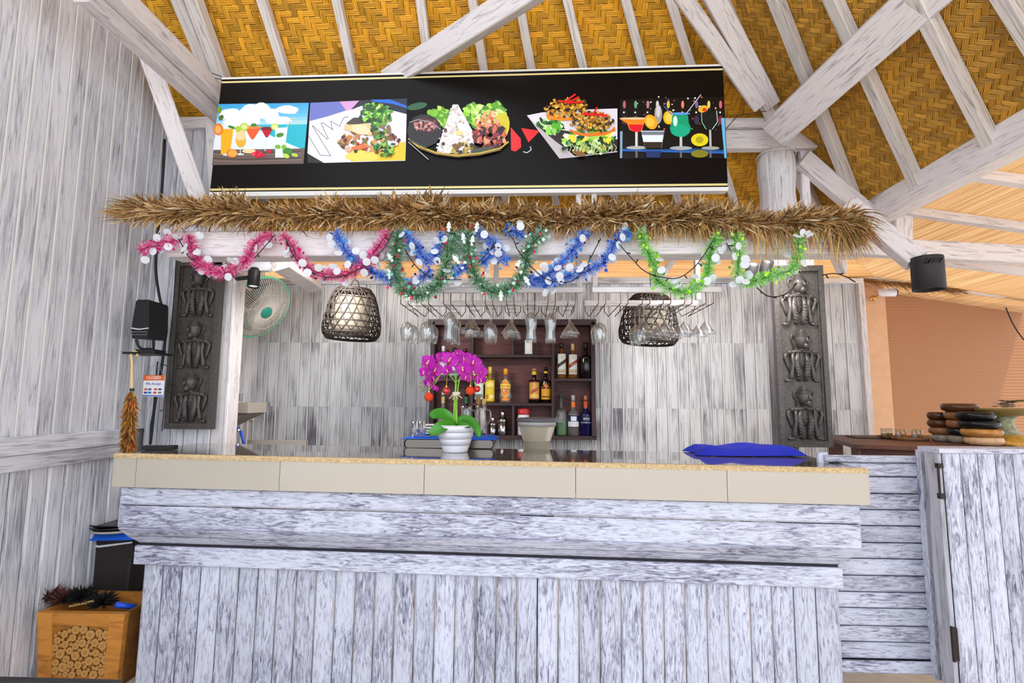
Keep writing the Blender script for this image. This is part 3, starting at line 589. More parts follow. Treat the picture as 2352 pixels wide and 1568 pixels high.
# hanging wires of the banner
for nm,a,b,c in (('hanging_wire',(509,176),(460,158),(438,150)),('hanging_wire',(509,182),(482,178),(470,172)),('hanging_wire',(1660,150),(1662,125),(1658,112)),('hanging_wire',(1668,295),(1695,265),(1760,255))):
    mb=MB(); mb.tube([P(*a,Y=YS+.02),P(*b,Y=YS+.08),P(*c,Y=YS+.16)],.0025,5); mb.build(nm,plain('dark_wire','2B211C',.6),sg)
# ================================================================== THATCH FRINGE
th=thing('thatch_fringe','long roll of dry palm thatch lying along the bar beam','thatch',P(1110,500,Y=2.66))
r=random.Random(11); mb=MB()
TA,TB=P(300,490,Y=2.68),P(1950,512,Y=2.68)
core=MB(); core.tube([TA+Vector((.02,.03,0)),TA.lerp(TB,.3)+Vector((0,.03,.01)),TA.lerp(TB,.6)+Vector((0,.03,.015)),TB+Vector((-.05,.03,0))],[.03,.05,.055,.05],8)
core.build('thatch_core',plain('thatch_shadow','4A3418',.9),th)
TC=['C99E66','E6C48C','B98E58','D9B57E','8A6232','C9A066','E4C797','A27842','6E4A22','B4823E','F0DCB4']
def blade(o,d,L,wd,col,droop=.25):
    d=d.normalized(); s=d.cross(Vector((r.uniform(-1,1),r.uniform(-1,1),r.uniform(-1,1)))).normalized()*wd/2
    m=o+d*L*.55+Vector((0,0,-droop*L*.15)); e=o+d*L+Vector((0,0,-droop*L*.6))
    mb.add([o-s,o+s,m+s*.9,m-s*.9,e+s*.15,e-s*.15],[(0,1,2,3),(3,2,4,5)],col)
for i in range(15000):
    u=r.random(); o=TA.lerp(TB,u); prof=min(1,u/.12+.35); 
    bump=.012*math.sin(u*19)+.010*math.sin(u*47+1)+.008*math.sin(u*90)
    a=r.uniform(-.75,1.05)*PI*.5 if r.random()<.88 else r.uniform(-PI,PI)          # around the roll, biased to the camera side
    rad=Vector((0,-math.cos(a),math.sin(a)))
    lean=r.gauss(-.75 if u<.12 else (.5 if u>.93 else .55*math.sin(u*23)*math.sin(u*7+1)),.85)
    d=rad+Vector((lean,0,0)); rr=(.045+bump)*prof
    if r.random()<.55: L=r.uniform(.02,.05)
    else: L=r.uniform(.04,.10)
    k=r.uniform(.55,1.3)*(1 if u<.55 else .92); c=tuple(v*k for v in lin(r.choice(TC)))
    blade(o+rad*rr*r.uniform(.4,1)+Vector((0,0,bump*.8)),d,L*(.8+.3*prof),r.uniform(.005,.014),c,.2)
for i in range(900):    # hanging strands below
    u=r.random()**.8; u=u if r.random()<.6 else r.uniform(.62,1); o=TA.lerp(TB,u)+Vector((0,-.02-.03*r.random(),-.03))
    L=r.uniform(.05,.1)*(1 if u<.6 else 1.25); L*= 1.9 if (u>.86 and r.random()<.75) else 1
    c=tuple(v*r.uniform(.7,1.05) for v in lin(r.choice(['D8B478','C79A55','B07C34','E0C48A'])))
    blade(o,Vector((r.gauss(0,.22)-(.5 if u<.2 else 0),-.15+r.gauss(0,.1),-1)),L,r.uniform(.003,.008),c,.1)
for i in range(420):    # left tuft pointing outwards
    o=TA+Vector((r.uniform(-.02,.14),r.uniform(-.05,.03),r.uniform(-.04,.05)))
    c=tuple(v*r.uniform(.7,1.1) for v in lin(r.choice(TC)))
    blade(o,Vector((-1,r.gauss(-.1,.15),r.gauss(.12,.2))),r.uniform(.08,.17),r.uniform(.003,.007),c,.05)
for i in range(500):    # right end, drooping
    o=TB+Vector((r.uniform(-.12,.03),r.uniform(-.06,.03),r.uniform(-.03,.05)))
    c=tuple(v*r.uniform(.6,1.0) for v in lin(r.choice(['B98A4A','9A6A30','D0A868','7A5426'])))
    blade(o,Vector((r.uniform(0,.8),r.gauss(-.2,.2),r.uniform(-1,.1))),r.uniform(.07,.18),r.uniform(.003,.007),c,.5)
tag(mb.build('straw',STRAW,th),kind='stuff')
# ================================================================== GARLANDS
YGR=2.62
DISC=attrmat('sequin',.35,0,trl=.4)
def discmesh(name,rad,c):
    m=MB(); n=14; m.add([(0,0,.0012)]+[(rad*math.cos(2*PI*i/n),rad*math.sin(2*PI*i/n),0) for i in range(n)]+[(0,0,-.0004)],[(0,1+i,1+(i+1)%n) for i in range(n)]+[(n+1,1+(i+1)%n,1+i) for i in range(n)],lin(c)); return m.data(name,DISC)
DW=discmesh('sequin',.0205,'F4F6FA')
def garland(label,swags,cols,n_per_m,nl,dotcols,white=0,xmas=False,wid=.0028):
    g=thing('tinsel_garland',label,'garland',P(*swags[0][0],Y=YGR),'tinsel garlands under the thatch'); rr=random.Random(sum(map(ord,label)))
    mb=MB(); core=MB(); cl=[lin(c) for c in cols]; dl=[lin(c) for c in dotcols]; berries=[]
    for sw in swags:
        pts=smoothpath([P(x,y,Y=YGR+rr.uniform(-.015,.01)) for x,y in sw],8); core.tube(pts,.003,5)
        seg=[(a,b,(b-a).length) for a,b in zip(pts,pts[1:]) if (b-a).length>1e-5]; tot=sum(s[2] for s in seg)
        for a,b,l in seg:
            t=(b-a).normalized(); u=t.orthogonal().normalized(); v=t.cross(u)
            for _ in range(int(n_per_m*l)+ (1 if rr.random()<(n_per_m*l)%1 else 0)):
                an=rr.uniform(0,2*PI); o=a.lerp(b,rr.random()); d=(u*math.cos(an)+v*math.sin(an)+t*rr.gauss(0,.45)).normalized()
                L=nl*rr.uniform(.55,1.1); s=d.cross(Vector((rr.uniform(-1,1),rr.uniform(-1,1),rr.uniform(-1,1)))).normalized()*wid/2; e=o+d*L
                mb.add([o-s,o+s,e+s*.5,e-s*.5],[(0,1,2,3)],rr.choice(cl))
            for _ in range(1 if rr.random()<55*l else 0):   # small coloured sequins
                an=rr.uniform(0,2*PI); d=(u*math.cos(an)+v*math.sin(an)); o=a+d*nl*rr.uniform(.6,1.15); q=.0085*rr.uniform(.8,1.2)
                nn=(Vector((rr.gauss(0,.5),-1,rr.gauss(0,.5)))).normalized(); p_=nn.orthogonal().normalized(); p2=nn.cross(p_)
                mb.poly([o+p_*q*math.cos(k*PI/4)+p2*q*math.sin(k*PI/4) for k in range(8)],rr.choice(dl))
        if white:
            for k in range(int(white*tot)):
                a,b,l=seg[rr.randrange(len(seg))]; an=rr.uniform(0,2*PI); t=(b-a).normalized(); u=t.orthogonal().normalized(); v=t.cross(u)
                o=a+(u*math.cos(an)+v*math.sin(an))*nl*rr.uniform(.75,1.35); o.y=min(o.y,YGR+.03)
                nn=Vector((rr.gauss(0,.55),-1,rr.gauss(0,.55))).normalized(); R3=nn.to_track_quat('Z','X').to_matrix()
                link('sequin',DW,g,mat4(o,R3))
        if xmas:
            for k in range(int(30*tot)):
                a,b,l=seg[rr.randrange(len(seg))]; an=rr.uniform(0,2*PI); o=a+Vector((math.cos(an),-.6,math.sin(an)))*nl*rr.uniform(.6,1.1); berries.append(o)
    core.build('core_wire',plain('dark_wire','2B211C',.6),g); tag(mb.build('tinsel',FOIL,g),kind='stuff')
    if berries:
        for k,o in enumerate(berries):
            if k%5==0:   # silvery paper leaf
                m=MB(); q=[(0,0,.03),(.011,0,.012),(.007,0,.008),(.015,0,-.006),(.006,0,-.006),(.008,0,-.024),(0,-.003,-.03),(-.008,0,-.024),(-.006,0,-.006),(-.015,0,-.006),(-.007,0,.008),(-.011,0,.012)]
                an=rr.uniform(-.8,.8); R3=Matrix.Rotation(an,3,'Y'); m.add([R3@Vector(w_)+o for w_ in q]+[R3@(Vector(w_)+Vector((0,.0012,0)))+o for w_ in q],[tuple(range(12)),tuple(range(23,11,-1))],(.85,.9,.88)); m.build('silver_leaf',FOIL,g)
            else:
                m=MB(); m.ball(o,(.008,.008,.008),8,None,lin(rr.choice(['C8142A','E83A50','8E0E1E']))); m.build('berry',attrmat('berry_red',.3),g,True)
    return g
garland('pink tinsel garland with white sequins swagged on the left of the bar beam',
 [[(322,576),(345,566),(368,562),(392,556),(412,545)],[(432,540),(440,570),(452,596),(478,616),(512,628),(545,614),(570,592),(580,566),(602,548),(625,542)],[(648,540),(668,560),(682,588),(704,612),(732,626),(770,632),(808,626),(840,604),(858,580),(876,556),(893,532)]],
 ['F03A96','FF8AC8','E02A84','FFC8E4','D01A72','FFEAF6','FF5AAA'],4200,.042,['E0107A','B00E4A','FF5AA8'],34)
garland('blue tinsel garland with white sequins, leftmost strand beside the pink one',[[(772,533),(784,556),(800,584),(822,602),(848,618),(876,634),(905,640)]],['2A70E8','6AB0FF','2458D0','C8E2FF','4A90F4','EAF4FF'],4000,.040,['1050C0','20A0F0','082E70'],32)
garland('blue tinsel garland hanging inside the left green fir loop',[[(928,530),(940,548),(957,564),(970,588),(982,604),(1000,588),(1008,561),(1022,538)],[(935,652),(955,646),(972,636),(988,618)]],['2A70E8','6AB0FF','2458D0','C8E2FF','4A90F4','EAF4FF'],4000,.038,['1050C0','20A0F0','082E70'],32)
garland('blue tinsel garland crossing the middle between the two green fir loops',[[(1096,528),(1116,545),(1137,558),(1122,590),(1108,606)],[(1137,558),(1150,585),(1164,606)],[(1160,535),(1187,530),(1200,545)],[(1040,636),(1056,622),(1070,606)]],['2A70E8','6AB0FF','2458D0','C8E2FF','4A90F4','EAF4FF'],4000,.038,['1050C0','20A0F0','082E70'],32)
garland('double blue tinsel garland with white sequins right of the green fir loops',[[(1212,642),(1240,640),(1262,628),(1280,612),(1305,588),(1325,560),(1347,530)],[(1215,650),(1255,650),(1300,636),(1345,624),(1380,606),(1403,580),(1415,552),(1445,530)]],['2A70E8','6AB0FF','2458D0','C8E2FF','4A90F4','EAF4FF'],4000,.040,['1050C0','20A0F0','082E70'],32)
GC=['2A7A3E','3C9A44','1C5A30','7ACB50','D0F0E0','F0FFF8','1E6A5A','4CA07A','FFFFFF']
garland('left green fir garland with red berries and silver leaves in a deep loop',[[(912,530),(910,566),(906,608),(910,642),(928,664),(957,678),(991,666),(1012,644),(1026,600),(1038,560),(1044,533)]],GC,6500,.054,['E8FFF4','8AD0B0'],0,True,.0022)
garland('right green fir garland with red berries and silver leaves in a deep loop',[[(1078,533),(1075,566),(1083,608),(1097,642),(1123,667),(1159,668),(1193,644),(1207,608),(1215,566),(1236,547),(1246,526)]],GC,6500,.050,['E8FFF4','8AD0B0'],0,True,.0022)
LC=['7AD84A','B4F480','52B038','E4FFD0','96E85A','F4FFEC']
garland('lime green tinsel garland in a wide swag above the right hand lamp',[[(1469,527),(1484,572),(1505,607),(1507,640),(1538,662),(1574,669),(1612,654),(1627,624),(1630,589),(1642,553),(1652,541)]],LC,4000,.040,['8AE01E','5AA818','C8FF3A'],34)
garland('lime green tinsel garland at the right end of the beam beside the carved panel',[[(1690,538),(1699,568),(1696,607),(1695,633),(1717,648),(1746,640),(1782,630),(1819,619),(1833,589),(1834,553),(1836,535)]],LC,4000,.040,['8AE01E','5AA818','C8FF3A'],34)
lw=thing('light_string','thin black cable of unlit fairy lights looped through the garlands','string lights',P(1100,600,Y=2.57))
rr=random.Random(2)
for pts in ([(408,545),(420,566),(434,590),(448,600)],[(585,592),(608,566),(632,538)],[(655,545),(668,575),(684,600),(706,620),(732,633),(778,636),(830,614),(880,572),(903,530)],[(930,572),(944,596),(965,620),(1000,640),(1060,642)],[(1098,602),(1120,580),(1138,555)],[(1160,525),(1180,552),(1190,575),(1226,618),(1262,643),(1312,646),(1345,612),(1368,570),(1380,548)],[(1412,548),(1432,572),(1450,592),(1480,622),(1520,636),(1558,638),(1592,616),(1618,584),(1642,545)],[(1668,556),(1680,578)],[(1738,660),(1762,679),(1790,680),(1815,668),(1832,648)],[(1888,632),(1915,628),(1940,634),(1965,648)],[(405,592),(398,700),(388,800),(380,900),(372,990)]):
    q=smoothpath([P(x,y,Y=2.585 if x>405 else 3.15) for x,y in pts],5); MB().tube(q,.0028,5).build('cable',BLACK,lw)
    for k in range(2,len(q)-1,5):
        d=Vector((rr.uniform(-1,1),-.3,rr.uniform(-1,.4))).normalized(); MB().tube([q[k],q[k]+d*.022],[.0028,.0035],5).build('bulb',BLACK,lw)
# ================================================================== GLASS RACKS
ZR=1.995
def rack(label,x0,x1,slots,hang):
    A0,A1=P(x0,664,Y=2.85),P(x1,664,Y=2.85); yn,yf=2.85,3.26
    g=thing('glass_rack',label,'rack',((A0.x+A1.x)/2,3.05,ZR),'hanging stemware racks')
    board('near_rail',(A0.x,yn,ZR),(A1.x,yn,ZR),.03,.03,W_BEAM,g); board('far_rail',(A0.x,yf,ZR),(A1.x,yf,ZR),.035,.03,W_BEAM,g)
    for x in(A0.x+.012,A1.x-.012): board('side_rail',(x,yn+.014,ZR),(x,yf-.014,ZR),.03,.024,W_BEAM,g)
    for x,yy in hang: board('hanger_post',(P(x,600,Y=yy).x,yy,ZR+.01),(P(x,600,Y=yy).x,yy,2.62),.03,.03,W_BEAM,g)
    out=[]
    for sx in slots:
        mb=MB(); cx=P(sx,690,Y=yn).x
        for s in(-1,1):
            a=cx+s*.02; mb.tube([(a,yn,ZR-.012),(a,yn,ZR-.075),(a,yf+.05,ZR-.075),(a+s*.028,yf+.03,ZR-.045),(a+s*.03,yf,ZR-.015)],.0028,5)
        o=mb.build('wire_hanger',RUST,g); out.append(cx)
    return g,out
SL=[929,976,1027,1078,1123,1172,1220,1267,1313]; SR=[1383,1434,1484,1532,1581,1630]
g1,cxL=rack('left whitewashed glass rack hanging above the orchid and the bottle cabinet',908,1338,SL,((915,2.9),(1140,3.1),(1330,2.9)))
g2,cxR=rack('right whitewashed glass rack hanging in front of the right basket lamp',1360,1655,SR,((1366,2.9),(1600,3.2)))
def glass(kind):
    R0={'wine':([(.031,0),(.031,.002),(.006,.006),(.0042,.012),(.004,.085),(.008,.093),(.030,.110),(.039,.135),(.037,.165),(.030,.205)],),
        'martini':([(.034,0),(.034,.002),(.006,.006),(.0042,.012),(.004,.088),(.007,.094),(.030,.125),(.056,.162)],),
        'pilsner':([(.031,0),(.031,.003),(.010,.010),(.006,.020),(.008,.040),(.030,.062),(.035,.085),(.027,.125),(.026,.150),(.031,.185),(.030,.200)],),
        'margarita':([(.034,0),(.034,.002),(.006,.006),(.0042,.012),(.004,.072),(.010,.080),(.024,.098),(.030,.118),(.052,.128),(.056,.150),(.055,.160)],)}[kind][0]
    k=next(i for i,q in enumerate(R0) if q[0]>R0[max(i-1,0)][0]+1e-4 and i>3)
    inner=[(max(.0006,a-.0016),z) for a,z in reversed(R0[k:])]; inner.append((.0006,R0[k][1]+.001))
    mb=MB(); mb.lathe([(.0006,0)]+R0+[(R0[-1][0]-.0008,R0[-1][1]+.0006)]+inner,22)
    return mb
def gl_thing(kind,nm):
    mb=glass(kind); me=mb.data(nm,GLASS,True); return me
GM={k:gl_thing(k,n) for k,n in(('wine','wine_glass'),('martini','martini_glass'),('pilsner','pilsner_glass'),('margarita','margarita_glass'))}
FLIP=Matrix.Rotation(PI,4,'X')
LN={'wine':'clear wine glass','martini':'clear martini glass','pilsner':'curvy pilsner glass','margarita':'clear margarita glass'}
RKL=[('wine',0.06,0),('wine',.20,0)],[('wine',.05,0),('wine',.19,0)],[('pilsner',.05,0),('pilsner',.16,0),('pilsner',.30,0)],[('margarita',.06,0),('margarita',.22,0)],[('wine',.06,0),('wine',.16,0)],[('martini',.05,0),('martini',.17,0),('martini',.29,0)],[('pilsner',.05,0),('pilsner',.17,0)],[('pilsner',.08,0),('pilsner',.18,0)],[('martini',.08,0),('martini',.22,0)]
RKR=[('wine',.10,0),('wine',.20,0)],[],[('martini',.03,0),('wine',.16,0),('wine',.27,0)],[('martini',.03,0),('martini',.16,0),('martini',.29,0)],[('martini',.05,0),('martini',.18,0),('martini',.30,0)],[('martini',.05,0),('martini',.19,0)]
ordn=['first','second','third','fourth','fifth','sixth','seventh','eighth','ninth']
for side,cxs,rk in(('left',cxL,RKL),('right',cxR,RKR)):
    for i,(cx,row) in enumerate(zip(cxs,rk)):
        for j,(kind,dy,_) in enumerate(row):
            o=link(kind+'_glass',GM[kind],None,Matrix.Translation((cx+rnd.uniform(-.003,.003),2.88+dy,ZR-.0705))@FLIP)
            pos=('only','') if len(row)==1 else (('front' if j==0 else ('rear' if j==len(row)-1 else 'middle')),'')
            tag(o,f'{LN[kind]} hung upside down, {pos[0]} one in the {ordn[i]} slot of the {side} rack','glass','glasses hanging from the racks')
# ================================================================== BASKET LAMPS
WICK=plain('dark_rattan','2C211B',.6,bump=.3); SHADE=plain('cream_shade','A89E8A',.8)
def basketlamp(label,cx,cy,Y,wpx,hpx,tilt):
    c=P(cx,cy,Y=Y); W=wpx/2/FPX*Y*1.03; H=hpx/FPX*Y*1.02
    g=thing('basket_lamp',label,'lamp',c,'basket pendant lamps'); R3=Matrix.Rotation(tilt,3,'Y')
    prof=[(.60,.5),(.72,.42),(.84,.22),(.95,-.05),(1.0,-.25),(.98,-.40),(.86,-.5)]
    def rad(t):    # t 0..1 top to bottom
        s=t*(len(prof)-1); i=min(int(s),len(prof)-2); f=s-i; return [(prof[i][k]*(1-f)+prof[i+1][k]*f) for k in(0,1)]
    def pt(t,a):
        r_,z=rad(t); return c+R3@Vector((W*r_*math.cos(a),W*r_*math.sin(a),H*z))
    mb=MB(); n=20
    for k in range(n):
        for s in(-1,1): mb.tube([pt(j/14,2*PI*k/n+s*j/14*1.15) for j in range(15)],.0048,4)
    for j in range(9): mb.tube([pt(.03+j*.116,2*PI*q/36) for q in range(36)],.0048 if j not in(5,8) else .006,4,closed=True)
    for rr_ in(.2,.4,.58):
        mb.tube([c+R3@Vector((W*rr_*math.cos(2*PI*q/24),W*rr_*math.sin(2*PI*q/24),H*(.56-.06*rr_))) for q in range(24)],.003,4,closed=True)
    for q in range(16):
        a=2*PI*q/16; mb.tube([c+R3@Vector((0,0,H*.56)),pt(0,a)],.003,4)
    mb.tube([pt(1,2*PI*q/36) for q in range(36)],.007,5,closed=True); mb.tube([pt(0,2*PI*q/36) for q in range(36)],.007,5,closed=True)
    mb.build('woven_basket',WICK,g)
    m=MB(); Wi=W*.62; m.lathe([(Wi*.95,-H*.38),(Wi,-H*.3),(Wi,H*.30),(Wi*.9,H*.36),(.02,H*.38)],28,c,R3.to_4x4()); m.build('inner_shade',SHADE,g,True)
    m=MB(); m.tube([c+R3@Vector((.028*math.cos(a)*1.0,0,H*.5+.045*math.sin(a)+.03)) for a in [PI*k/10 for k in range(11)]],.006,6)
    m.tube([c+R3@Vector((-.028,0,H*.5+.03)),c+R3@Vector((-.03,0,H*.46))],.006,5); m.tube([c+R3@Vector((.028,0,H*.5+.03)),c+R3@Vector((.03,0,H*.46))],.006,5); m.build('loop_handle',WICK,g)
    m=MB(); m.tube([c+R3@Vector((0,0,H*.5+.07)),Vector((c.x,c.y,zA(c.y)+.02)) ],.003,5); m.build('hanging_cord',BLACK,g)
basketlamp('dark woven basket lamp with cream shade hanging beside the wall fan',810,722,3.55,128,112,R(2))
basketlamp('dark woven basket lamp behind the right glass rack, slightly tilted',1491,735,3.75,130,104,R(4))
# ================================================================== CABINET
YC=4.44; cab=thing('bottle_cabinet','dark brown open wall cabinet with pigeonholes full of bottles','cabinet',P(1177,1003,Y=YC))
cX=lambda x:P(x,870,Y=YC).x; cZ=lambda y:P(1177,y,Y=YC).z
x0,x1,z0,z1=cX(988),cX(1367),cZ(1003),cZ(738)
def cb(name,xa,xb,za,zb,d=.15,mat=W_DARK):
    xa,xb=min(xa,xb),max(xa,xb); za,zb=min(za,zb),max(za,zb)
    if xb-xa>zb-za: return board(name,(xa,YC+d/2,(za+zb)/2),(xb,YC+d/2,(za+zb)/2),zb-za,d,mat,cab,ch=.002)
    return board(name,((xa+xb)/2,YC+d/2,za),((xa+xb)/2,YC+d/2,zb),xb-xa,d,mat,cab,ch=.002)
MB().box(((x0+x1)/2,YC+.15,(z0+z1)/2),(x1-x0,.012,z1-z0)).build('back_panel',W_CAB,cab)
T=.03
cb('side_panel',x0-.004,x0+.032,z0,z1); cb('side_panel',x1-.032,x1+.004,z0,z1)
cb('bottom_board',x0-.006,x1+.006,z0-.02,z0+.012,.155); cb('top_board',x0-.03,x1+.02,z1-.03,z1+.02,.165)
xl1,xr1=cX(1083),cX(1270)
cb('divider',xl1-.013,xl1+.013,z0+.012,z1-.03,.148); cb('divider',xr1-.013,xr1+.013,z0+.012,z1-.03,.148)
sA,sB,sL,sR=cZ(817),cZ(928),cZ(872),cZ(871)
cb('shelf',xl1+.013,xr1-.013,sA-.013,sA+.01,.146); cb('shelf',xl1+.013,xr1-.013,sB-.013,sB+.01,.146)
cb('shelf',x0+.032,xl1-.013,sL-.013,sL+.01,.146); cb('shelf',xr1+.013,x1-.032,sR-.013,sR+.01,.146)
cb('small_divider',cX(1174),cX(1180),sA+.01,z1-.03,.14); cb('small_divider',cX(1176),cX(1182),z0+.012,sB-.013,.14)
# ------------------------------------------------------------------ bottles
def wrapmap(M,rad,h0,h1,a0,a1):
    """u 0..1 across, v 0..1 up on a cylinder wall facing -Y"""
    def f(u,v,k): a=-PI/2+(u-.5)*(a1-a0); q=rad+.0006+.00006*k; return M@Vector((q*math.cos(a),q*math.sin(a),h0+(h1-h0)*v))
    return f
def wrap(name,M,rad,h0,h1,ang,shapes,parent):
    mb=MB(); f=wrapmap(M,rad,h0,h1,0,ang)
    for k,(kind,*a) in enumerate(shapes):
        c=lin(a[-1])
        if kind=='rect':
            u0,v0,u1,v1=a[:4]; n=8
            for i in range(n):
                ua,ub=u0+(u1-u0)*i/n,u0+(u1-u0)*(i+1)/n; sh=a[4] if len(a)>5 else 0
                da,db=sh*(i/n-.5),sh*((i+1)/n-.5)
                mb.poly([f(ua,v0+da,k),f(ub,v0+db,k),f(ub,v1+db,k),f(ua,v1+da,k)],c)
        else:
            cu,cv,ru,rv=a[:4]; m=12
            rim=[(cu+ru*math.cos(2*PI*i/m),cv+rv*math.sin(2*PI*i/m)) for i in range(m)]
            for i in range(m): mb.poly([f(cu,cv,k),f(*rim[i],k),f(*rim[(i+1)%m],k)],c)
    return mb.build(name,LABEL,parent)
def bmat(n,c,clear): return plain('bottle_'+n,c,.04,trans=clear,ior=1.45,coat=.3)
def bottle(label,x,yt,yb_,wpx,zs,body,shoulder,neck,bm,cap,capf,labels,Y=4.50,liquid=None,name='bottle',sq=1,z=None,grp='bottles in the cabinet'):
    pb=P(x,yb_,Y=Y); H=(yb_-yt)/FPX*(Y+.05)*.99; r_=wpx/2/FPX*(Y+.05); zz=zs if z is None else z
    M=Matrix.Translation((pb.x,Y,zz)); g=tag(link(name,None,None,M),label,name,grp)
    nr=r_*neck; pf=[(r_*.9,0),(r_,.006),(r_,H*body)]
    for i in range(1,6):
        t=i/6; pf.append((nr+(r_-nr)*(math.cos(t*PI/2)**shoulder),H*(body+(.66-body)*t)+0))
    pf+=[(nr,H*.68),(nr*.95,H*(1-capf))]
    mb=MB(); mb.lathe([(.0005,0)]+pf,18); mb.build('glass_body',bm,g,True,M)
    if liquid: m=MB(); m.lathe([(.0005,.004),(r_*.9,.005),(r_*.92,H*liquid[1]),(.0005,H*liquid[1])],16); m.build('liquid',plain('liquid_'+liquid[0],liquid[0],.1,trans=.3,ior=1.33),g,False,M)
    m=MB(); m.lathe([(nr*1.08,H*(1-capf)),(nr*1.1,H*.995),(nr*.9,H),(.0005,H)],16); m.build('cap',plain('cap_'+cap,cap,.35),g,True,M)
    for i,(h0,h1,ang,sh,*rf) in enumerate(labels): wrap('label' if i==0 else 'neck_label',M,(r_ if not rf else nr*rf[0]),H*h0,H*h1,ang,sh,g)
    return g,M,r_,H
zsh={'A':sA+.011,'B':sB+.011,'L':sL+.011,'R':sR+.011,'0':z0+.013}
CL=bmat('clear','FFFFFF',.92); AM=bmat('amber','D8903A',.75); DK=bmat('dark','120A0C',.0); GRN=bmat('green','1E7A34',.7); BR=bmat('brown','3A1808',.3)
def jw(band): return [(.12,.68,1.9,[('rect',0,0,1,1,'D8E4EA'),('rect',.05,.05,.95,.25,'C8B488'),('ell',.5,.85,.2,.1,'E8C070'),('rect',0,.40,1,.66,.3,'E8D8B0'),('rect',0,.44,1,.62,.3,band),('rect',.1,.10,.9,.14,'A89868')])]
g,M,r_,H=bottle('square whisky bottle with a slanted black label, top right compartment',1290,786,868,22,zsh['R'],.62,2,.34,AM,'2A2420',.16,jw('2A2018'))
g,M,r_,H=bottle('square whisky bottle with a slanted red label and gold cap',1316,788,868,22,zsh['R'],.62,2,.34,AM,'D8B070',.2,jw('9A2A18'))
text('Red Label',.012,plain('ink_cream','F4E8C8',.6),g,Matrix.Translation((M.translation.x,4.50-r_-.002,M.translation.z+H*.41))@FACE@Matrix.Rotation(R(20),4,'Z'))
bottle('tall black wine bottle at the right end of the upper right shelf',1346,785,868,29,zsh['R'],.56,1.4,.33,DK,'1A1618',.2,[])
bottle('slim bottle with orange neck band and clear body on the lower right shelf',1317,909,999,25,zsh['0'],.5,1.2,.32,CL,'B8B4B8',.14,[(.22,.5,2.6,[('rect',0,0,1,1,'DDE2EA'),('rect',0,.45,1,1,'1A2A5A'),('rect',.3,.5,.7,.9,'E8ECF4')]),(.70,.84,6.2,[('rect',0,0,1,1,'F0802A')],1.15)])
g,M,r_,H=bottle('slim dark blue liqueur bottle with orange neck band at the right',1346,910,999,26,zsh['0'],.5,1.2,.32,bmat('navy','10124A',.2),'C87A60',.12,[(.3,.52,2.6,[('rect',0,0,1,1,'14204A'),('rect',.05,.08,.95,.14,'C8D0E8')]),(.70,.86,6.2,[('rect',0,0,1,1,'D85A2A')],1.15)])
text('BOLS',.022,plain('ink_white','FFFFFF',.5),g,Matrix.Translation((M.translation.x,4.50-r_-.002,M.translation.z+H*.42))@FACE)
bottle('ribbed pale bottle half full of green liqueur',1289,909,1000,25,zsh['0'],.56,1.0,.30,CL,'3A3A38',.08,[(.58,.68,3,[('ell',.5,.5,.35,.5,'1E2A1C')],1.5)],liquid=('18A030',.32))
g,M,r_,H=bottle('clear gin bottle with a big yellow and orange label',1161,848,926,26,zsh['B'],.66,3,.36,CL,'F0A020',.18,[(.06,.7,2.2,[('ell',.5,.55,.4,.42,'F4C01E'),('ell',.5,.55,.33,.34,'F08A1E'),('rect',.02,.56,.98,.76,'F6D24A'),('rect',.2,.0,.8,.14,'F0941E')])])
text("GORDON'S",.016,plain('ink_red','D0301A',.5),g,Matrix.Translation((M.translation.x,4.50-r_-.002,M.translation.z+H*.48))@FACE)
g,M,r_,H=bottle('square tequila bottle with a yellow label beside the orchid blossoms',1125,844,926,23,zsh['B'],.66,3,.34,bmat('gold','E8C040',.7),'D8C84A',.2,[(.05,.62,2.2,[('rect',0,0,1,1,'E8C822'),('rect',.02,.62,.98,.9,'F6E27A'),('ell',.3,.2,.14,.1,'E0502A'),('rect',.5,.14,.95,.28,'F8F0B0')])])
text('Jose Cuervo',.0105,plain('ink_dark','3A2A14',.5),g,Matrix.Translation((M.translation.x,4.50-r_-.002,M.translation.z+H*.42))@FACE)
g,M,r_,H=bottle('dark rum bottle with yellow cap and red and gold label',1227,848,926,27,zsh['B'],.66,2.5,.33,DK,'C88A4A',.06,[(.1,.62,2.2,[('rect',0,0,1,1,'7A2A18'),('rect',.08,.06,.92,.94,'E8B04A'),('rect',.12,.4,.88,.58,.3,'B83A20'),('rect',.15,.1,.85,.3,'F0C860')]),(.82,.92,6.2,[('rect',0,0,1,1,'F0C020')],1.15)])
g,M,r_,H=bottle('dark coffee liqueur bottle with round yellow label beside the divider',1254,844,926,23,zsh['B'],.60,1.6,.34,DK,'141010',.1,[(.1,.58,2.3,[('rect',0,0,1,.6,'E8A818'),('ell',.5,.55,.5,.42,'F2B820'),('ell',.5,.6,.3,.26,'F07818'),('rect',.1,.1,.9,.2,'7A4A10')]),(.82,.88,6.2,[('rect',0,0,1,1,'E8B820')],1.15)])
bottle('clear spirit bottle with pale label half hidden by orchid blossoms',1100,848,926,22,zsh['B'],.66,2,.34,CL,'B8B8B8',.15,[(.1,.6,2.3,[('rect',0,0,1,1,'D8E4E0'),('rect',.1,.1,.9,.3,'4A6A5A')])])
bottle('clear bottle with white cap at the left of the top left shelf',1017,794,869,20,zsh['L'],.6,1.6,.36,CL,'E8E8EC',.16,[(.1,.5,2.3,[('rect',0,0,1,1,'C8D0D4')])])
bottle('dark-capped clear bottle in the middle of the top left shelf',1043,798,869,23,zsh['L'],.6,1.6,.42,CL,'14161A',.14,[(.1,.5,2.3,[('rect',0,0,1,1,'C8D0D4'),('rect',.1,.1,.9,.4,'4A4A50')])])
bottle('bottle with dark red cap on the right of the top left shelf',1068,800,869,22,zsh['L'],.6,1.6,.4,DK,'5A1222',.14,[])
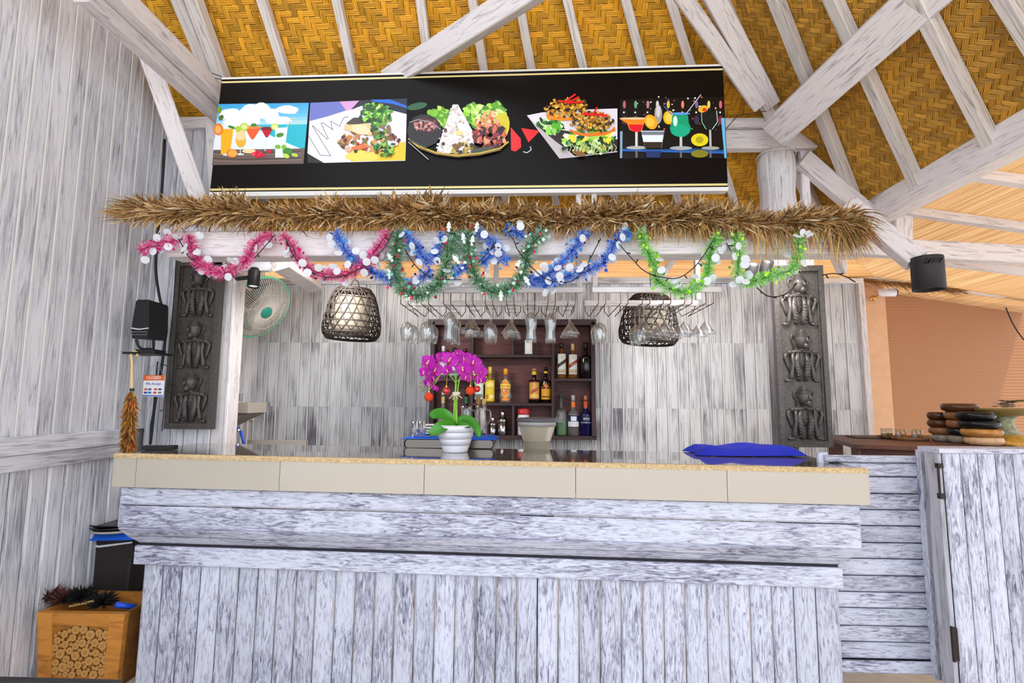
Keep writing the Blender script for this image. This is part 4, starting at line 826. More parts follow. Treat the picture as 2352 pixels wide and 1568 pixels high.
bottle('clear bottle with pale gold neck on the lower left shelf',1016,905,1000,21,zsh['0'],.5,1.3,.34,CL,'D8D8DA',.06,[(.74,.9,6.2,[('rect',0,0,1,1,'D8C88A')],1.12)])
bottle('dark bottle with a green neck behind the orchid stems',1070,905,1000,22,zsh['0'],.5,1.3,.34,DK,'2A3A34',.06,[(.74,.9,6.2,[('rect',0,0,1,1,'2A7A5A')],1.12)])
def shaker(label,x,yt,w_):
    b=P(x,999,Y=4.5); H=(999-yt)/FPX*4.55; r_=w_/2/FPX*4.55; M=Matrix.Translation((b.x,4.5,zsh['0'])); g=tag(link('cocktail_shaker',None,None,M),label,'shaker','cocktail shakers')
    mb=MB(); mb.lathe([(.0005,0),(r_*.82,0),(r_*.85,.004),(r_,H*.55)],20); mb.build('cup',STEEL,g,True,M)
    mb=MB(); mb.lathe([(r_*1.03,H*.54),(r_*1.03,H*.6),(r_*.9,H*.66),(r_*.55,H*.74),(r_*.42,H*.78)],20); mb.build('strainer',STEEL,g,True,M)
    mb=MB(); mb.lathe([(r_*.46,H*.78),(r_*.5,H*.8),(r_*.48,H*.96),(r_*.3,H),(.0005,H)],20); mb.build('lid',CHROME,g,True,M)
shaker('small steel cocktail shaker on the cabinet\'s bottom shelf',1131,960,18); shaker('taller steel cocktail shaker next to the small one',1154,946,23)
b=P(1202,999,Y=4.5); M=Matrix.Translation((b.x,4.5,zsh['0'])); g=tag(link('storage_jar',None,None,M),'white jar with a dented red lid behind the hopper','jar')
mb=MB(); mb.lathe([(.0005,0),(.048,0),(.05,.01),(.05,.16),(.045,.175)],20); mb.build('jar_body',WHITE,g,True,M); mb=MB(); mb.lathe([(.052,.172),(.055,.18),(.055,.2),(.05,.207),(.054,.212),(.05,.22),(.0005,.222)],20); mb.build('lid',plain('red_lid','C83034',.35,bump=.3,bs=40),g,True,M)
b=P(1214,812,Y=4.5); M=Matrix.Translation((b.x,4.5,zsh['A'])); g=tag(link('boxed_card',None,None,M),'small framed white card standing on the cabinet\'s upper shelf','card')
MB().box((0,0,.07),(.085,.018,.14)).build('frame',BLACK,g,M=M); MB().box((0,-.0105,.07),(.062,.004,.12)).build('card',plain('card_paper','D8DCE0',.5),g,M=M); MB().box((0,-.0135,.078),(.04,.003,.09)).build('inset',plain('card_grey','EDE6E0',.5),g,M=M)
# ================================================================== CARVED PANELS
def carved(label,cx,wid,Y,zb,zt_,turn,lean=0):
    g=thing('carved_panel',label,'carving',(cx,Y,zb),'carved wooden figure panels'); H=zt_-zb; w2=wid/2
    def L(x,z,d): return Vector((cx+x+lean*(z/H),Y-d,zb+z))
    def bx(name,x0,x1,z0,z1,d0,d1,par=g,mat=W_CARVE):
        q=[L(x0,z0,d0),L(x1,z0,d0),L(x1,z1,d0),L(x0,z1,d0),L(x0,z0,d1),L(x1,z0,d1),L(x1,z1,d1),L(x0,z1,d1)]
        return MB().add(q,[(0,1,2,3),(7,6,5,4),(0,4,5,1),(1,5,6,2),(2,6,7,3),(3,7,4,0)]).build(name,mat,par)
    bx('back_board',-w2+.01,w2-.01,.01,H-.01,-.01,.008)
    for a in(-1,1): bx('frame_stile',a*w2-(.028 if a>0 else 0),a*w2+(.028 if a<0 else 0),0,H,-.012,.03)
    bx('frame_rail',-w2+.028,w2-.028,0,.035,-.012,.03); bx('frame_rail',-w2+.028,w2-.028,H-.035,H,-.012,.03)
    for a in(-1,1): bx('inner_bead',a*(w2-.036)-.004,a*(w2-.036)+.004,.035,H-.035,.008,.018)
    fh=(H-.07)/3; s=fh/.36; k=(w2-.045)/.125
    for i in range(3):
        z0=.036+fh*i
        m=MB(); T=lambda pts,r_,n=8:m.tube([L(x*k,z0+z*s,d) for x,z,d in pts],r_,n)
        # trunk, shoulders, arms
        m.ball(L(0,z0+.15*s,.012),(.026*k,.016,.062*s),12); T([(-.105,.183,.018),(-.05,.198,.022),(0,.202,.022),(.05,.198,.022),(.105,.183,.018)],.010)
        for a in(-1,1):
            T([(a*.108,.186,.018),(a*.118,.165,.02),(a*.098,.11,.016),(a*.088,.075,.014)],[.010,.010,.008,.006])
            T([(a*.068,.19,.024),(a*.062,.12,.022),(a*.078,.04,.018),(a*.075,.02,.018)],[.012,.010,.013,.010])      # shin
            T([(a*.078,.02,.02),(a*.10,.012,.02),(a*.118,.016,.02)],[.009,.007,.009])                              # foot
            T([(a*.07,.19,.026),(a*.085,.196,.026),(a*.10,.19,.024)],[.010,.011,.008])                              # hand on shoulder
            T([(a*.030,.19,.018),(a*.040,.13,.024),(a*.030,.06,.026),(a*.020,.012,.018)],[.012,.018,.016,.012])    # thigh
            for q in range(7): T([(a*.018,.03+q*.019,.040),(a*.034,.022+q*.019,.044),(a*.048,.034+q*.019,.036)],.0026,4)
        for q in range(6): T([(-.018,.125+q*.012,.027),(0,.120+q*.012,.031),(.018,.125+q*.012,.027)],.0025,4)
        o=m.build('figure_body',W_CARVE,g,True)
        m=MB(); hc=(.008*turn*0,.272,.035)
        Rm=Matrix.Rotation(R(22*turn),4,'Z')
        m.ball(L(0,z0+.275*s,.03),(.042*k,.036,.060*s),16,Rm)                       # skull
        m.ball(L(.012*turn*k,z0+.232*s,.052),(.020*k,.020,.020*s),10)               # chin
        T([(.010*turn,.285,.066),(.015*turn,.262,.078),(.014*turn,.25,.072)],[.005,.008,.006],6)  # nose
        T([(-.006+.014*turn,.236,.070),(.012+.014*turn,.236,.068)],.004,5)          # mouth
        for a in(-1,1): m.ball(L((a*.018+.012*turn)*k,z0+.268*s,.058),(.009*k,.006,.005*s),8)   # eyes
        T([(0,.225,.02),(0,.20,.02)],.016)
        for q in range(7):                                                          # hair ridges
            zz=.292+q*.0065; w_=.041*math.sqrt(max(.02,1-((zz-.275)/.062)**2)); T([(w_*math.cos(PI*j/8),zz+.004,.03+.036*math.sin(PI*j/8)*(w_/.041)) for j in range(9)],.0024,4)
        for a in(-1,1):                                                             # ear loops and pendants
            T([(a*.044,.30,.016),(a*.062,.305,.018),(a*.070,.288,.018),(a*.060,.262,.016),(a*.052,.255,.016),(a*.052,.215,.014)],.005,6)
        m.build('figure_head',W_CARVE,g,True)
    return g
pa,pb_=P(448,985,Y=3.2),P(466,600,Y=3.2)
carved('left dark carved panel of three seated figures, with the pink garland across its top',P(448,800,Y=3.2).x,.30,3.21,pa.z,pb_.z,-1,.0)
pa,pb_=P(1850,1026,Y=3.26),P(1830,612,Y=3.26)
carved('right dark carved panel of three seated figures, beside the plank wall end',P(1838,820,Y=3.26).x,.305,3.26,pa.z,pb_.z,1,.0)
# ================================================================== WALL FAN
fc=P(596,706,Y=3.75); fn=Vector((.80,-.30,-.51)).normalized(); Q=fn.to_track_quat('Z','Y').to_matrix().to_4x4(); FR=.245
g=thing('wall_fan','wall fan with grey wire cage, mint green rim and teal hub cap','fan',fc); MF=Matrix.Translation(fc)@Q
wire=plain('aged_cage_wire','DAD4CA',.5); mint=plain('mint_plastic','7FE0B4',.4); teal=plain('teal_plastic','2E9A86',.35); gr=plain('grey_plastic','8E8C8C',.5)
m=MB()
for k in range(84):
    a=2*PI*k/84; m.tube([MF@Vector((math.cos(a)*q,math.sin(a)*q,z)) for q,z in((.05,.085),(.10,.082),(.17,.065),(.215,.035),(FR,0))],.0022,4)
for q,z in((.14,.077),(.06,.086)): m.tube([MF@Vector((math.cos(2*PI*k/48)*q,math.sin(2*PI*k/48)*q,z)) for k in range(48)],.0018,4,closed=True)
m.build('front_grille',wire,g)
m=MB()
for k in range(60):
    a=2*PI*k/60; m.tube([MF@Vector((math.cos(a)*q,math.sin(a)*q,z)) for q,z in((.06,-.08),(.16,-.07),(.215,-.035),(FR,0))],.0022,4)
m.build('rear_grille',wire,g)
m=MB(); m.tube([MF@Vector((math.cos(2*PI*k/64)*FR,math.sin(2*PI*k/64)*FR,0)) for k in range(64)],.009,6,closed=True); m.build('rim',mint,g,True)
m=MB(); m.lathe([(.0005,.094),(.04,.092),(.047,.084),(.0005,.08)],28,(0,0,0),MF); m.build('hub_cap',teal,g,True)
m=MB(); m.lathe([(.047,.086),(.062,.083),(.075,.078),(.0005,.076)],28,(0,0,0),MF); m.build('hub_ring',plain('rusty_white','C8B8A8',.6,var=.3,bs=30),g,True)
for k in range(3):
    m=MB(); a0=2*PI*k/3; vs=[]
    for i in range(6):
        q=.04+.15*i/5
        for j in range(5): a=a0+(j/4-.5)*(.5+.6*i/5); vs.append(MF@Vector((q*math.cos(a),q*math.sin(a),(j/4-.5)*.05)))
    m.add(vs,[(i*5+j,i*5+j+1,(i+1)*5+j+1,(i+1)*5+j) for i in range(5) for j in range(4)]); m.build('fan_blade',plain('tinted_blade','5A6A68',.3),g,True)
m=MB(); m.lathe([(.0005,-.08),(.05,-.08),(.06,-.10),(.055,-.20),(.03,-.23),(.0005,-.235)],20,(0,0,0),MF); m.build('motor_housing',gr,g,True)
me_=MF@Vector((0,0,-.2)); m=MB(); m.tube([me_,me_+Vector((-.06,.06,.02)),Vector((XL+.03,me_.y+.12,me_.z+.02))],.022,8); m.box((XL+.03,me_.y+.12,me_.z+.0),(.05,.12,.2)); m.build('wall_bracket',gr,g)
# ================================================================== SPOTS
def spot(label,x,y,Y,down,grp=None,lamp_w=0):
    c=P(x,y,Y=Y); g=thing('spotlight',label,'spotlight',c,grp); d=Vector(down).normalized(); Q=Matrix.Translation(c)@d.to_track_quat('Z','Y').to_matrix().to_4x4()
    m=MB(); m.lathe([(.0005,-.07),(.03,-.068),(.036,-.05),(.036,.05),(.034,.055),(.031,.055),(.031,.04),(.0005,.038)],20,(0,0,0),Q); m.build('lamp_can',BLACK,g,True)
    m=MB(); m.lathe([(.0005,.046),(.03,.046),(.03,.043),(.0005,.043)],16,(0,0,0),Q); m.build('lens',plain('lamp_lens','E8E8E8',.2,em=('FFFFFF',.6)),g)
    return g,c
g,c=spot('black spotlight above the wall fan on a pipe arm',583,640,3.2,(.06,-.15,-1)); m=MB(); m.tube([c+Vector((-.02,0,.01)),c+Vector((-.11,0,.0)),c+Vector((-.125,0,.02)),c+Vector((-.125,0,.06))],.014,8); m.build('pipe_arm',BLACK,g)
m=MB(); m.box(c+Vector((0,.03,.10)),(.16,.05,.09)); m.build('junction_box',WHITE,g)
for k,(x,y) in enumerate(((1724,628),(1758,622))):
    g,c=spot(('left' if k==0 else 'right')+' one of two black spotlights beside the right carved panel',x,y,3.18,(-.1,.5,-1),'twin spotlights'); m=MB(); m.tube([c+Vector((0,.0,.06)),c+Vector((0,.03,.12))],.008,6); m.build('swivel_stem',BLACK,g)
# ================================================================== WALL SHELF (tiled) and tap, left behind the bar
g=thing('tiled_wall_shelf','beige tiled wedge shelf on the left wall below the fan','shelf',P(540,960,Y=3.7))
ys_=3.62; q=[P(512,893+27,Y=ys_),P(571,932-2,Y=ys_)]
Z1=P(540,921,Y=ys_).z; Z0=P(540,933+12,Y=ys_).z; xE=P(571,940,Y=ys_).x
MB().box(((XL+xE)/2,ys_+.12,(Z1+Z0)/2-.01),(xE-XL,.26,Z1-Z0)).build('shelf_slab',TILE,g)
m=MB(); zb_=P(514,988,Y=ys_).z; tri=[(XL,Z0-.012),(xE,Z0-.012),(XL+.02,zb_-.10)]; m.add([(a,ys_,b) for a,b in tri]+[(a,ys_+.24,b) for a,b in tri],[(0,2,1),(3,4,5),(0,1,4,3),(1,2,5,4),(2,0,3,5)]); m.build('wedge_bracket',plain('grey_brown_panel','857A72',.5),g)
TG=lambda lab,x,n_,y0: None
def tumbler(label,p,r_,h,name='tumbler',grp=None,cat='glass',fill=None):
    M=Matrix.Translation(p); o=tag(link(name,None,None,M),label,cat,grp); m=MB(); m.lathe([(.0005,0),(r_*.85,0),(r_,h),(r_-.002,h),(r_*.82,.006),(.0005,.006)],20); m.build('glass_wall',GLASS,o,True,M)
    if fill: m=MB(); m.lathe([(.0005,.008),(r_*.8,.008),(r_*.86,h*.45),(.0005,h*.45)],14); m.build('contents',plain('contents_'+fill,fill,.4),o,False,M)
    return o
bz_=Z1
for k in range(3):
    cc=Vector((P(537+7*k,900,Y=3.68).x,3.70,bz_+k*0))
    for j in range(3):
        o=tag(link('glass_saucer',None,None,Matrix.Translation(cc+Vector((.0,0,j*.018)))),f"clear glass dish in the stack on the tiled shelf, {['bottom','middle','top'][j]} of the {['left','middle','right'][k]} pile",'dish','glass dishes on the tiled shelf'); m=MB(); m.lathe([(.0005,0),(.011,0),(.0125,.016),(.0115,.016),(.010,.003),(.0005,.003)],16); m.build('bowl',GLASS,o,True,WM[o.name]) if False else None
        mm=m.data('glass_dish',GLASS,True) if False else None
        m=MB(); m.lathe([(.0005,0),(.011,0),(.0125,.016),(.0115,.016),(.010,.003),(.0005,.003)],16); m.build('bowl',GLASS,o,True,WM[o.name])
g=thing('water_jug','clear glass jug at the left end of the tiled shelf','jug',Vector((P(525,900,Y=3.68).x,3.72,bz_))); M=WM[g.name]
m=MB(); m.lathe([(.0005,0),(.03,0),(.034,.03),(.028,.075),(.033,.10),(.031,.10),(.026,.075),(.031,.03),(.0005,.005)],20); m.build('jug_body',GLASS,g,True,M); m=MB(); m.tube([(.03,0,.09),(.055,0,.08),(.055,0,.045),(.032,0,.03)],.004,6); m.build('handle',GLASS,g,True,M)
# low tiled upstand, tap and dark basin lid
g=thing('tiled_upstand','low beige tiled upstand on the rear work surface by the left wall','upstand',P(620,1020,Y=3.9))
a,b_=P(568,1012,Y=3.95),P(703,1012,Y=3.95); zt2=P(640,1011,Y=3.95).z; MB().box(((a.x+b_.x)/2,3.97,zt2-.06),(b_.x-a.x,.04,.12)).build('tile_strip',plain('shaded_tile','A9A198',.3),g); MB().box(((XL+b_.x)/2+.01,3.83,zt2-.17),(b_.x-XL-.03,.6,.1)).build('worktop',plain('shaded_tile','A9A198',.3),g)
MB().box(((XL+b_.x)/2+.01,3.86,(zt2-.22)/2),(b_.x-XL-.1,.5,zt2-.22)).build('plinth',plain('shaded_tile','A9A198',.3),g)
tp=P(541,1010,Y=3.6); g=thing('water_tap','chrome tap with blue valve and blue hose behind the counter','tap',tp)
m=MB(); c=P(530,990,Y=3.6); m.tube([c,P(552,988,Y=3.6)],.010,8); m.tube([c+Vector((0,0,-.02)),c+Vector((0,0,.02))],.013,8); m.tube([P(546,988,Y=3.6),P(546,982,Y=3.6)],.006,6); m.build('tap_body',CHROME,g,True)
m=MB(); m.ball(P(546,981,Y=3.6),(.014,.014,.007),10); m.build('valve_handle',plain('blue_plastic','1A50D0',.4),g,True); m=MB(); m.tube([P(552,989,Y=3.6),P(560,1018,Y=3.6),P(561,1026,Y=3.6)],.009,8); m.build('blue_hose',plain('blue_plastic','1A50D0',.4),g,True)
m=MB(); m.tube([c+Vector((-.0,0,-.01)),c+Vector((-.003,0,-.09))],.006,6); m.build('down_pipe',plain('brown_pipe','8A4A30',.5),g)
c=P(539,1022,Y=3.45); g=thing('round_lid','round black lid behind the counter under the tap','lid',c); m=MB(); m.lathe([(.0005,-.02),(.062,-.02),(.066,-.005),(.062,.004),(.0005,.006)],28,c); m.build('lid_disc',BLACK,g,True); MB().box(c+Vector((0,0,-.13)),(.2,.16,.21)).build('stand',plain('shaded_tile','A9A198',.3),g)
# ================================================================== ON THE COUNTER
def onc(x,y):
    p=P(x,y,Z=1.112); 
    for _ in range(3): p=P(x,y,Z=ctop(p)+.0)
    return p
# orchid
pp=onc(1041,1040); pc=Vector((pp.x,pp.y+.075,ctop(pp))); 
g=thing('potted_orchid','magenta orchid in a ribbed white pot on the bar counter','orchid',pc); ps=(pc.y)/FPX
rt,rb,ph=.108,.066,.135
m=MB(); prof=[(.0005,0),(rb,0)]
for k in range(4): 
    za,zb2=.004+k*ph/4,.004+(k+1)*ph/4; q=rb+(rt-rb)*(k/4)**.8; q2=rb+(rt-rb)*((k+1)/4)**.8
    prof+=[(q,za),(q2-.003,zb2-.005),(q2-.005,zb2)]
prof+=[(rt,ph+.004),(rt,ph+.008),(rt-.006,ph+.008),(rt-.012,ph-.02),(.0005,ph-.02)]
m.lathe(prof,40,pc); m.build('pot',WHITE,g,True)
m=MB(); m.lathe([(rt-.012,ph-.022),(.05,ph+.004),(.0005,ph+.012)],24,pc); m.build('moss',plain('dry_moss','8A7A3A',.9,bump=1,bs=120,var=.3),g)
def leaf(pts,w_,mat,nm='leaf'):
    c=smoothpath([P(x,y,Y=Y) for x,y,Y in pts],5); m=MB(); n=len(c); vs=[]
    for i,q in enumerate(c):
        t=i/(n-1); ww=w_*math.sin(PI*min(1,(t*.92+.06)))**.6*(1 if t<.98 else .3); tn=(c[min(i+1,n-1)]-c[max(i-1,0)]).normalized(); s=tn.cross(Vector((.1,-1,.75))).normalized()
        up=s.cross(tn).normalized(); 
        for j in(-1,-.5,0,.5,1): vs.append(q+s*ww*j+up*(abs(j)*.010))
    m.add(vs,[(i*5+j,i*5+j+1,(i+1)*5+j+1,(i+1)*5+j) for i in range(n-1) for j in range(4)]); m.add([v+Vector((0,.001,-.0025)) for v in vs],[(i*5+j,(i+1)*5+j,(i+1)*5+j+1,i*5+j+1) for i in range(n-1) for j in range(4)]); return m.build(nm,mat,g,True)
LF=plain('orchid_leaf','3E8A22',.35,coat=.2,var=.12,bs=6); y0=pc.y
leaf([(1048,972,y0),(1020,952,y0-.02),(1000,953,y0-.04),(990,960,y0-.05)],.034,LF); leaf([(1045,972,y0-.02),(1020,978,y0-.08),(1000,990,y0-.1),(986,996,y0-.1)],.034,LF)
leaf([(1048,972,y0),(1068,962,y0-.02),(1085,970,y0-.05),(1096,988,y0-.09),(1101,1005,y0-.1)],.022,LF); leaf([(1048,974,y0),(1060,964,y0+.04),(1080,967,y0+.06),(1092,975,y0+.06)],.026,LF); leaf([(1048,972,y0),(1062,976,y0-.06),(1080,982,y0-.08)],.018,LF)
ST=plain('orchid_stem','8CC03A',.5); m=MB()
for pts in ([(1043,972),(1043,930),(1046,890),(1048,860)],[(1050,972),(1049,930),(1052,890),(1058,860),(1064,850)],[(1047,972),(1046,920),(1048,880)],[(1048,880),(1044,860),(1035,845),(1030,835)],[(1048,878),(1060,865),(1068,858)],[(1047,880),(1030,860),(1010,862),(1000,874),(990,885)],[(1010,862),(1000,880),(985,895)],[(1062,868),(1080,858),(1095,860),(1112,866),(1118,872)],[(1086,856),(1090,880),(1096,890)]):
    m.tube(smoothpath([P(x,y,Y=y0-.01) for x,y in pts],4),.0038 if pts[0][1]>960 else .0025,6)
m.build('stems',ST,g,True)
m=MB(); 
for k in range(6): 
    a=P(1047,905,Y=y0-.02); m.tube([a,a+Vector((.02*math.cos(k)*1.2,-.01,-.012+.01*math.sin(k*2))),a+Vector((.035*math.cos(k),-.012,-.02+.014*math.sin(k*2)))],.0022,5)
m.tube([P(1040,903,Y=y0-.01),P(1056,903,Y=y0-.02)],.008,6); m.build('raffia_bow',plain('raffia','E8DFC0',.8),g)
def petal(w_,l,cup,n=6):
    vs=[];  
    for i in range(n+1):
        t=i/n; ww=w_*math.sin(PI*min(1,t*.9+.08))**.7
        for j in(-1,-.5,0,.5,1): vs.append(Vector((ww*j,l*t,cup*(t*t)-.15*w_*abs(j))))
    return vs,[(i*5+j,i*5+j+1,(i+1)*5+j+1,(i+1)*5+j) for i in range(n) for j in range(4)]
MAG=plain('magenta_petal','B808A6',.5,var=.10,bs=30); MAG.node_tree.nodes['Principled BSDF'].inputs['Subsurface Weight'].default_value=.0
m=MB()
for an,w_,l in ((0,.012,.034),(125,.012,.032),(-125,.012,.032)):
    vs,fs=petal(w_,l,.004); m.add([Matrix.Rotation(R(an),4,'Z')@(v+Vector((0,.003,-.002))) for v in vs],fs)
for an in(72,-72):
    vs,fs=petal(.021,.035,.008); m.add([Matrix.Rotation(R(an),4,'Z')@(v+Vector((0,.003,.002))) for v in vs],fs)
FLW=m.data('petals',MAG,True)
m=MB(); m.ball((0,-.006,.008),(.004,.007,.005),10); m.ball((0,.004,.006),(.004,.005,.005),8); LIP=m.data('lip',plain('orchid_lip','F0B8B0',.5),True)
m=MB(); m.ball((0,-.014,.008),(.006,.005,.003),10); LIP2=m.data('lip_tip',plain('orchid_lip_red','C8103A',.5),True)
rr=random.Random(4)
for x,y,s_,ax,az in ((985,832,1.15,-.4,.2),(1000,848,1.1,.1,0),(975,855,.9,-.6,.1),(997,868,1.0,-.1,-.2),(984,880,.75,-.4,-.3),(1016,822,.95,.2,.3),(1034,826,1.2,0,.3),(1028,850,.8,-.2,-.3),(1066,824,1.1,-.1,.3),(1086,832,1.2,.3,.3),(1064,846,1.1,-.2,0),(1088,856,1.25,.1,-.1),(1104,852,1.0,.5,.1),(1104,872,.85,.3,-.3),(1070,866,.8,0,-.2),(1000,892,.5,-.2,-.3),(1050,812,.7,0,.5)):
    c=P(x,y,Y=y0-.03+rr.uniform(-.05,.05)); n=Vector((ax,-1,az)).normalized(); M=Matrix.Translation(c)@n.to_track_quat('Z','Y').to_matrix().to_4x4()@Matrix.Rotation(rr.uniform(-.5,.5),4,'Z')@Matrix.Scale(s_*1.12,4)
    o=link('flower',FLW,g,M); link('lip',LIP,o,M); link('lip_tip',LIP2,o,M)
m=MB()
for x,y in((968,878),(966,888),(971,896),(1117,866),(1120,872),(1112,880)): m.ball(P(x,y,Y=y0-.03),(.006,.006,.008),8)
m.build('buds',plain('orchid_bud','8A8A3A',.6),g,True)
for k,(x,y,rad,c,gl,nm) in enumerate(((985,911,10,'E0421C',.9,'rough orange glitter bauble hanging leftmost in the orchid'),(1025,897,8.5,'C01818',.25,'shiny red bauble hanging under the middle of the orchid'),(1080,897,10,'E0421C',.9,'rough orange glitter bauble hanging right of the orchid stems'),(1096,893,7.5,'C01818',.3,'small shiny red bauble hanging rightmost in the orchid'))):
    c_=P(x,y,Y=y0-.07); q=tag(link('bauble',None,None,Matrix.Translation(c_)),nm,'bauble','christmas baubles in the orchid'); m=MB(); rr_=rad/FPX*(y0); m.ball((0,0,0),(rr_,rr_,rr_),24); m.build('ball',plain('bauble_'+str(k%2),c,gl,coat=0 if k%2==0 else 1,bump=.8 if k%2==0 else 0,bs=200),q,True,WM[q.name])
    m=MB(); m.lathe([(.005,rr_-.001),(.005,rr_+.006),(.0005,rr_+.006)],10); m.tube([(0,0,rr_),(.001,.01,rr_+.05),(0,.03,rr_+.07)],.0016,5); m.build('gold_cap',plain('gold','E8C060',.3,.8),q,False,WM[q.name])
# steel tray box behind the orchid
ya=3.03; ba,bb=P(929,1034,Y=ya),P(1133,1034,Y=ya); cxm=(ba.x+bb.x)/2; wd_=bb.x-ba.x; zc_=ctop((cxm,0)); bh=P(1030,1009,Y=ya).z-zc_
g=thing('steel_warmer','low polished steel warmer with rounded ends behind the orchid pot','warmer',(cxm,ya+.12,zc_))
m=MB(); q=[]; 
for (cxx,czz,a0) in((wd_/2-.02,bh-.02,0),(-wd_/2+.02,bh-.02,90),(-wd_/2+.02,.02,180),(wd_/2-.02,.02,270)):
    for k in range(6): a=R(a0+k*18); q.append((cxm+cxx+.02*math.cos(a),zc_+czz+.02*math.sin(a)))
n=len(q); m.add([(a,ya,b) for a,b in q]+[(a,ya+.24,b) for a,b in q],[tuple(range(n)),tuple(range(2*n-1,n-1,-1))]+[(i,n+i,n+(i+1)%n,(i+1)%n) for i in range(n)]); m.build('steel_body',plain('mirror_steel','6A655F',.22,1),g)
m=MB(); m.tube([(a,ya-.002,b) for a,b in q],.003,5,closed=True); m.build('edge_trim',BLACK,g)
m=MB(); rz_=zc_+bh+.018
for s in(-1,1): m.tube([(cxm+s*(wd_/2-.04),ya+.02,zc_+bh),(cxm+s*(wd_/2-.04),ya+.02,rz_+.012)],.004,6)
m.tube([(cxm-wd_/2+.04,ya+.02,rz_),(cxm+wd_/2-.04,ya+.02,rz_)],.003,6); m.build('guard_rail',CHROME,g)
zt3=zc_+bh+.012
def cloth(name,label,cx,cyy,z,wx,wy,amp,mat,seed,cat='cloth',drop=.03,cols=26,rows=10,peak=0):
    rr=random.Random(seed); vs=[]; ph=[rr.uniform(0,6) for _ in range(6)]
    for j in range(rows+1):
        for i in range(cols+1):
            u,v=i/cols,j/rows; x=(u-.5)*wx*(1+.05*math.sin(v*7+ph[0])); y=(v-.5)*wy*(1+.12*math.sin(u*6+ph[1]))
            e=max(abs(u-.5)*2,abs(v-.5)*2); h=amp*(1+.35*math.sin(u*9+ph[2]+v*2)+.25*math.sin(u*17+v*9+ph[3])+.2*math.sin(v*8+ph[4]))*(1-e**4)
            vs.append((cx+x,cyy+y,z+max(.001,h)-drop*max(0,e-.8)*5*(0 if drop==0 else 1)+peak*(1-e)))
    m=MB(); fs=[(j*(cols+1)+i,j*(cols+1)+i+1,(j+1)*(cols+1)+i+1,(j+1)*(cols+1)+i) for j in range(rows) for i in range(cols)]
    n=len(vs); m.add(vs,fs); m.add([(a,b,c-.0015) for a,b,c in vs],[f[::-1] for f in fs]); o=m.build(name,mat,None,True); return tag(o,label,cat)
cloth('cloth','blue cloth spread over the steel warmer under glasses and jugs',cxm,ya+.10,zt3,wd_+.03,.20,.012,BLUE2,3,drop=.012)
def jug(label,x,Y,yt,yb_):
    c=Vector((P(x,yb_,Y=Y).x,Y,zt3+.014)); H=(yb_-yt)/FPX*Y; g=thing('glass_jug',label,'jug',c,'glass jugs on the steel warmer')
    m=MB(); m.lathe([(.0005,0),(.036,0),(.038,.01),(.031,H*.6),(.029,H*.85),(.034,H),(.032,H),(.027,H*.85),(.029,H*.6),(.035,.014),(.0005,.012)],28,c); m.build('jug_body',GLASS,g,True)
    m=MB(); m.tube(smoothpath([c+Vector((.03,-.0,H*.86)),c+Vector((.055,-.005,H*.8)),c+Vector((.055,-.005,H*.5)),c+Vector((.036,0,H*.34))],4),.005,7); m.build('handle',GLASS,g,True); return c,H
jug('clear glass jug directly behind the orchid stems',1070,3.12,941,1004)
c,H=jug('clear glass jug with handle and wooden stirrers, right on the steel warmer',1104,3.10,941,1006)
for k,(dx,top) in enumerate(((-.012,.065),(.012,.05))):
    q=tag(link('wooden_stirrer',None,None,Matrix.Translation(c)),('left dark' if k==0 else 'right pale')+' wooden stirrer with thick end sticking out of the right jug','stirrer'); m=MB(); m.tube([c+Vector((dx*.3,0,.02)),c+Vector((dx*1.2,0,H)),c+Vector((dx*1.3,0,H+.01)),c+Vector((dx*1.5,0,H+top-.01)),c+Vector((dx*1.5,0,H+top-.02))],[.004,.004,.012,.013,.011],8); m.build('stick',plain('cork_%d'%k,'9A7440' if k==0 else 'D0AA78',.8),q)
for k,x in enumerate((953,966)):
    c=Vector((P(x,1000,Y=3.08).x,3.08+.03*k,zt3+.014)); tumbler(('left' if k==0 else 'right')+' short clear tumbler with sugar sachets at the left of the warmer',c,.024,.072,grp='tumblers on the warmer',fill='EDE6E4')
c=Vector((P(992,985,Y=3.12).x,3.13,zt3+.014)); g=thing('napkin_pile','loose pile of white paper napkins left of the orchid leaves','napkins',c); 
for k in range(5):
    MB().box((0,0,0),(.075,.08,.006),Matrix.Rotation(.35*k+.3,4,'Z')@Matrix.Rotation(.12*(k%3-1),4,'Y')).build('napkin',plain('paper_white','E9E6E4',.8),g,M=Matrix.Translation(c+Vector((0,0,.008+k*.011))))
# hopper
hc=P(1233,1000,Y=3.24); zb3=P(1233,1045,Y=3.24).z-.1; z1_=P(1233,966,Y=3.24).z; g=thing('grinder_hopper','frosted cone-shaped grinder hopper with grey lid behind the counter','hopper',(hc.x,3.24,zb3))
FRO=plain('frosted_plastic','C9BFA8',.35,trans=.35); rT=.116
m=MB(); m.lathe([(.048,-.02),(.055,.05),(.062,.10),(.105,.262),(rT,.27),(rT,.298),(rT-.004,.298),(rT-.004,.272),(.058,.10),(.05,.05),(.044,-.02)],40,(hc.x,3.24,z1_-.30)); m.build('hopper_cone',FRO,g,True)
m=MB(); m.lathe([(rT+.001,.272),(rT+.002,.297),(rT-.001,.297)],40,(hc.x,3.24,z1_-.30)); m.build('clear_band',plain('clear_band','DAD8D8',.2,trans=.5),g,True)
m=MB(); m.lathe([(.0005,.297),(rT+.006,.297),(rT+.008,.302),(rT+.006,.312),(rT-.01,.318),(.0005,.324)],40,(hc.x,3.24,z1_-.30)); m.build('lid',plain('grey_lid','5E5A62',.4),g,True)
MB().box((hc.x,3.26,(z1_-.32)/2+.0),(.2,.2,z1_-.34)).build('grinder_body',BLACK,g)
